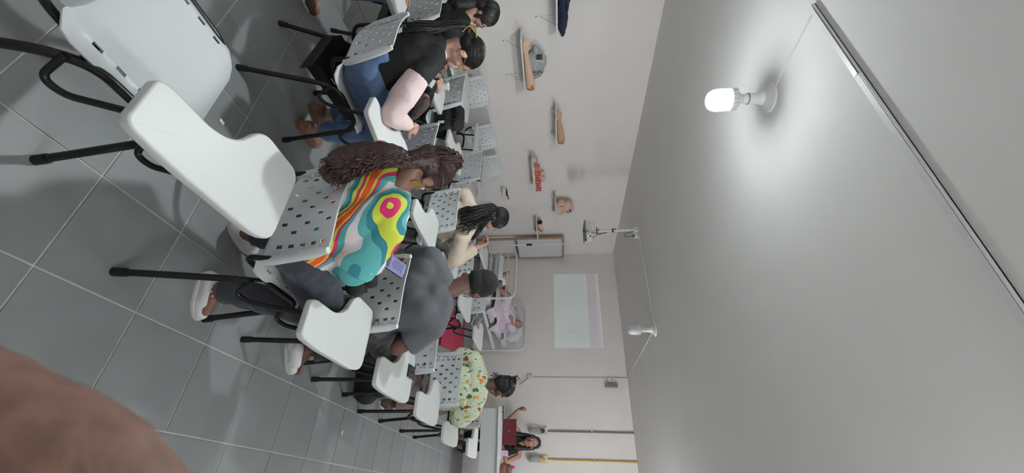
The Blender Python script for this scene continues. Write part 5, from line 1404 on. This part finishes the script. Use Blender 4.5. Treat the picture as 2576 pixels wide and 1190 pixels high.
DM = Matrix.Translation((-0.66, 5.60, 0)) @ Matrix.Rotation(DR, 4, 'Z')
def DK(x, y):
    return DM @ Vector((x, y, DH))
M['maroon'] = mat('maroon_laptop', (96, 30, 42), 0.4, 0.05); M['lilac_p'] = mat('lilac_plastic', (206, 172, 212), 0.5, 0.03); M['hotpink'] = mat('hot_pink_plastic', (226, 60, 140), 0.4, 0.04)
t = thing('laptop', 'open maroon laptop on the teacher desk, lid towards the class', 'laptop', DK(0.365, 0.40), 0.05)
MB().bbox((0, 0.06, 0.009), (0.37, 0.2, 0.018), 0.004).build('base', 'darkgrey', t)
ld = MB().bbox((0, -0.058, 0.115), (0.37, 0.010, 0.215), 0.004, Matrix.Rotation(0.12, 3, 'X')).build('lid', 'maroon', t)
MB().tube([Vector((0.0, -0.068, 0.115)) + Vector((0.012 * math.cos(a), 0.0015 * math.sin(a), 0.012 * math.sin(a))) for a in np.linspace(0.6, 5.8, 15)], 0.003, 6).build('emblem', 'chrome', ld, 60)
t = thing('pen_cup', 'lilac pen cup with pens beside the laptop', 'pen cup', DK(0.655, 0.32), 0.0)
MB().bbox((0, 0, 0.05), (0.075, 0.065, 0.10), 0.008).build('cup', 'lilac_p', t)
for k, (x, m_) in enumerate(((-0.02, 'black'), (0.0, 'navy'), (0.02, 'black'), (0.01, 'darkgrey'))):
    MB().tube([(x, 0.01 * k - 0.015, 0.09), (x * 1.6, 0.012 * k - 0.02, 0.165 - 0.01 * k)], 0.006, 8).build('pen', m_, t, 50)
for x in (-0.012, 0.012):
    MB().ell((x, -0.0335, 0.05), (0.004, 0.0015, 0.004)).build('eye_dot', 'ink', t, 60)
t = thing('phone', 'black phone lying on the teacher desk left of the laptop', 'phone', DK(0.11, 0.36), 0.1)
MB().bbox((0, 0, 0.005), (0.15, 0.075, 0.01), 0.004).build('case', 'black', t); MB().bbox((0, 0, 0.0104), (0.142, 0.068, 0.001), 0.0004).build('screen', 'darkgrey', t)
t = thing('key_bunch', 'bunch of dark keys and clips at the left end of the teacher desk', 'keys', DK(0.02 + 0.03, 0.30), 0.3)
for k, (x, y) in enumerate(((-0.03, 0.0), (0.01, 0.03), (0.02, -0.03), (-0.02, 0.05))):
    MB().bbox((x, y, 0.008), (0.055, 0.02, 0.014), 0.005, Matrix.Rotation(k * 0.8, 3, 'Z')).build('key', 'black', t)
MB().tube(ring_((0.0, 0.01, 0.012), 0.018, Matrix.Identity(3)), 0.002, 6, False).build('ring', 'chrome', t, 60)
M['brownbag'] = mat('brown_leather_bag', (112, 74, 60), 0.55, 0.12, 14, 0.15, 60)
lc = DK(0.86, 0.20); t = thing('handbag', 'brown leather handbag on the right end of the teacher desk', 'bag', lc)
b = MB(); b.cap(lc + Vector((-0.04, 0, 0.055)), 0.052, lc + Vector((0.12, 0.02, 0.055)), 0.052); b.cap(lc + Vector((-0.03, 0, 0.12)), 0.045, lc + Vector((0.11, 0.02, 0.11)), 0.05); b.con(lc + Vector((0.04, 0.01, 0.001)), 0.09, lc + Vector((0.04, 0.01, 0.04)), 0.08)
grown(b, 'pouch', 'brownbag', t, 0.008, 4, 0.005, 12, (1, 1, 1), lc)
MB().tube(spline([(-0.04, -0.04, 0.13), (-0.02, -0.07, 0.17), (0.05, -0.075, 0.18), (0.1, -0.04, 0.14)], 5), 0.006, 6).build('handle', 'brownbag', t, 60)
t = thing('water_bottle', 'hot pink water bottle behind the brown handbag', 'bottle', DK(0.845, 0.36))
MB().lathe([(0.032, 0), (0.034, 0.01), (0.034, 0.13), (0.03, 0.15), (0.018, 0.165)], n=20).build('flask', 'hotpink', t, 40)
MB().lathe([(0.02, 0.162), (0.022, 0.17), (0.022, 0.19), (0.012, 0.20)], n=18).build('cap', 'hotpink', t, 40)

t = thing('stool', 'low black stool under the teacher behind the desk', 'stool', (-0.25, 6.52, 0))
MB().lathe([(0.17, 0.40), (0.185, 0.41), (0.185, 0.435), (0.17, 0.445)], n=28).build('seat', 'black', t, 40)
for k in range(4):
    a = PI / 4 + k * PI / 2
    MB().tube([(0.12 * math.cos(a), 0.12 * math.sin(a), 0.40), (0.18 * math.cos(a), 0.18 * math.sin(a), 0.0)], 0.012, 8).build('leg', 'tube', t, 50)

# ================================================================== things on and around the chairs
def phone(c, d, n, label, name='phone', lit=None, L_=0.155, W2=0.074):
    d = Vector(d).normalized(); n = Vector(n); n = (n - d * n.dot(d)).normalized(); s_ = d.cross(n)
    q = Matrix(((s_.x, d.x, n.x), (s_.y, d.y, n.y), (s_.z, d.z, n.z)))
    t = thing(name, label, 'phone', c)
    MB().bbox((0, 0, 0), (W2, L_, 0.009), 0.004, q, 3).build('case', 'black', t)
    sc = MB().bbox(q @ Vector((0, 0, 0.0047)), (W2 - 0.006, L_ - 0.008, 0.0008), 0.0003, q).build('screen', lit or 'glass_black', t)
    return t, q, sc
M['glass_black'] = mat('dark_glass', (16, 18, 22), 0.08, 0.05); M['screen_lit'] = glow('lit_screen', (118, 118, 158), 0.55, (60, 60, 80)); M['screen_txt'] = glow('screen_text', (70, 72, 104), 0.5, (40, 40, 60)); M['screen_hi'] = glow('screen_bubble', (150, 150, 190), 0.6, (60, 60, 80))
t, q, sc = phone((-0.337, 0.629, 0.906), (0.0, 0.134, 0.05), (0.2, -0.38, 0.90), 'lit phone held by the woman in the swirl print blouse', 'phone', 'screen_lit')
for k in range(6):
    w_ = (0.03, 0.045, 0.04, 0.05, 0.035, 0.045)[k]
    MB().box(q @ Vector((-0.005, -0.01 + 0.012 * k, 0.0055)), (w_, 0.004, 0.0004), q).build('text_row', 'screen_txt', t, 0)
MB().box(q @ Vector((0, -0.045, 0.0055)), (0.055, 0.03, 0.0004), q).build('picture_block', 'screen_txt', t, 0)
MB().box(q @ Vector((0, 0.069, 0.0055)), (0.05, 0.004, 0.0004), q).build('key_bar', 'screen_hi', t, 0)
phone((-0.118, 1.682, 0.7065), (-0.05, 1, 0), (0, 0, 1), 'black phone lying on the tablet next to the man in grey', L_=0.17, W2=0.08)
phone((-0.01, 3.31, 0.712), (-0.12, 1, 0.0), (0, 0, 1), 'dark phone on the tablet of the animal print woman', L_=0.17, W2=0.085)
# paper cup
t = thing('paper_cup', 'small white paper cup under the hand of the woman in the black vest', 'cup', (-2.43, 1.20, 0.702))
M['paper'] = mat('white_paper', (232, 230, 220), 0.8, 0.02)
pr = [(0.026, 0), (0.036, 0.075), (0.0375, 0.078), (0.036, 0.078), (0.0345, 0.074), (0.025, 0.006)]
MB().lathe(pr, n=24).build('cup_wall', 'paper', t, 40); MB().tube(ring_((0, 0, 0.078), 0.0365, Matrix.Identity(3)), 0.0022, 6, False).build('rim', 'paper', t, 60)

M['pack'] = mat('black_nylon', (22, 22, 24), 0.7, 0.15, 30, 0.25, 180)
def pack(c, r, label, rz=0.0, name='backpack', strap=True):
    c = Vector(c); t = thing(name, label, 'bag', c)
    q = Matrix.Rotation(rz, 3, 'Z'); b = MB(); x, y, z = r
    b.cap(c + q @ Vector((-x * 0.5, 0, z * 0.75)), y, c + q @ Vector((x * 0.5, 0, z * 0.75)), y); b.cap(c + q @ Vector((-x * 0.35, 0, z * 1.5)), y * 0.8, c + q @ Vector((x * 0.35, 0, z * 1.5)), y * 0.8); b.cap(c + q @ Vector((-x * 0.55, 0, y)), y * 0.95, c + q @ Vector((x * 0.55, 0, y)), y * 0.95)
    grown(b, 'pouch', 'pack', t, 0.009, 3, 0.006, 12, (1, 1, 1), c)
    if strap:
        for s_ in (-1, 1):
            MB().tube(spline([q @ Vector((x * 0.3 * s_, -y * 0.7, z * 1.6)), q @ Vector((x * 0.4 * s_, -y * 1.3, z * 1.2)), q @ Vector((x * 0.45 * s_, -y * 1.2, z * 0.5)), q @ Vector((x * 0.5 * s_, -y * 0.8, z * 0.2))], 5), 0.012, 6, True, 0.4).build('strap', 'pack', t, 60)
    MB().tube(spline([q @ Vector((-x * 0.5, y * 0.9, z * 1.1)), q @ Vector((0, y * 1.03, z * 1.2)), q @ Vector((x * 0.5, y * 0.9, z * 1.1))], 5), 0.003, 5).build('zip', 'darkgrey', t, 60)
    return t
X2, Y2 = SEATS['D2']
t = pack((X2 + 0.10, Y2 + 0.02, 0.497), (0.22, 0.085, 0.16), 'black backpack on the chair between the vest woman and wall chairs', 0.2)
MB().bbox((0.15, -0.10, 0.12), (0.03, 0.012, 0.06), 0.005).build('white_tag', 'paper', t); MB().tube(ring_((0.15, -0.10, 0.175), 0.016, Q_((1, -1, 0))), 0.004, 6, False).build('blue_ring', 'navy', t, 60)
X5, Y5 = SEATS['R5']
pack((X5 + 0.02, Y5 + 0.03, 0.497), (0.24, 0.09, 0.15), 'black bag on the seat nearest the teacher desk', 0.0)
X3, Y3 = SEATS['R3']
pack((X3 + 0.10, 2.36, 0.002), (0.22, 0.09, 0.14), 'black bag on the floor under the animal print woman', 0.3)
# black purse with a chain on the lap of the woman in the swirl blouse
t = pack((-0.36, 0.72, 0.645), (0.16, 0.045, 0.075), 'black purse with metal chain on the lap of the swirl blouse woman', 0.1, 'purse', False)
for k in range(7):
    MB().tube(ring_((-0.02 + 0.018 * k, -0.055, 0.12 - 0.010 * abs(k - 3)), 0.010, Q_((0.3, 1, 0.5 * (-1) ** k)), 9), 0.0022, 5, False).build('chain_link', 'chrome', t, 60)
# mauve satin garment
M['satin'] = mat('mauve_satin', (150, 122, 122), 0.28, 0.1, 10, 0.1, 30, sheen=0.4)
lc = Vector((X3 + 0.03, Y3 + 0.07, 0.5)); t = thing('satin_garment', 'mauve satin garment spilling over the empty chair seat behind the animal print woman', 'clothing', lc)
b = MB(); b.cap(lc + Vector((-0.12, 0.02, 0.03)), 0.045, lc + Vector((0.14, 0.0, 0.03)), 0.05); b.cap(lc + Vector((-0.10, 0.12, 0.025)), 0.04, lc + Vector((0.15, 0.10, 0.03)), 0.045); b.cap(lc + Vector((0.14, 0.05, 0.03)), 0.045, lc + Vector((0.20, 0.05, -0.06)), 0.04)
grown(b, 'folds', 'satin', t, 0.008, 4, 0.012, 12, (1, 2.0, 1), lc)
# scraps of paper on the floor
for k, (x, y, lb) in enumerate(((0.17, 2.32, 'white paper scrap on the floor at the right of the aisle'), (-1.05, 0.05, 'tiny white scrap on the floor behind the jeans woman'), (-0.98, 0.27, 'tiny pale scrap on the floor beside the swirl blouse woman'))):
    t = tag(MB().bbox((0, 0, 0), (0.03, 0.018, 0.004), 0.0015, Matrix.Rotation(0.7 * k, 3, 'Z') @ Matrix.Rotation(0.05, 3, 'X')).build('paper_scrap', 'paper'), lb, 'litter', 'scraps on the floor'); t.location = (x, y, 0.0045)

# ================================================================== the photographer's finger at the lens
M['skin_near'] = mat('finger_skin', (146, 112, 99), 0.6, 0.22, 160, 0.15, 600)
A_, B_, K_ = Vector((0.5679, -0.9399, 1.5745)), Vector((0.5841, -0.9262, 1.5993)), Vector((0.585, -0.9287, 1.574))     # edge of the finger and the inside of the hand, a few centimetres before the phone
fd_ = Vector((-0.5464, 0.8313, -0.102))
ax_ = (B_ - A_).normalized(); out = (K_ - A_); out = (out - ax_ * out.dot(ax_)).normalized()
ctr = mid(A_, B_) + out * 0.0125 - fd_ * 0.0
b = MB()
tip, kn1, kn2, kn3 = ctr - ax_ * 0.030 + out * 0.004, ctr + ax_ * 0.004 - out * 0.0005, ctr + ax_ * 0.04 + out * 0.006, ctr + ax_ * 0.085 + out * 0.03
b.cap(tip, 0.0098, kn1, 0.0122); b.cap(kn1, 0.0122, kn2, 0.0118); b.cap(kn2, 0.012, kn3, 0.0135)
pw = kn3 + ax_ * 0.075 + out * 0.05
for k in (0.0, 0.02, 0.04, 0.06):
    o_ = fd_ * (-0.012 - k) + out * k * 0.3
    b.cap(kn3 + o_ * 0.9, 0.014, pw + o_ * 0.6, 0.02)
    if k:
        f1 = kn3 + o_ - ax_ * 0.03 + out * 0.03; b.cap(kn3 + o_ * 0.9, 0.0125, f1, 0.011); b.cap(f1, 0.011, f1 + out * 0.03 + ax_ * 0.005, 0.0105); b.cap(f1 + out * 0.03 + ax_ * 0.005, 0.0105, f1 + out * 0.04 + ax_ * 0.028, 0.0095)
b.cap(pw - fd_ * 0.01, 0.02, kn3 + ax_ * 0.02 + out * 0.05 + fd_ * 0.01, 0.013); b.cap(kn3 + ax_ * 0.02 + out * 0.05 + fd_ * 0.01, 0.013, kn3 - ax_ * 0.01 + out * 0.06 + fd_ * 0.012, 0.011)
b.cap(pw - fd_ * 0.02, 0.028, pw + ax_ * 0.22 + out * 0.12 - fd_ * 0.05, 0.036)
lc = pw.copy()
t = thing('hand', 'blurred brown finger of the photographer at the corner of the lens', 'hand', lc)
grown(b, 'fingers', 'skin_near', t, 0.0022, 5, 0.0004, 120, (1, 1, 1), lc)
MB().ell(tip - fd_ * -0.0085 - lc, (0.005, 0.005, 0.002), frame(ax_, fd_)).build('fingernail', 'model', t, 60)
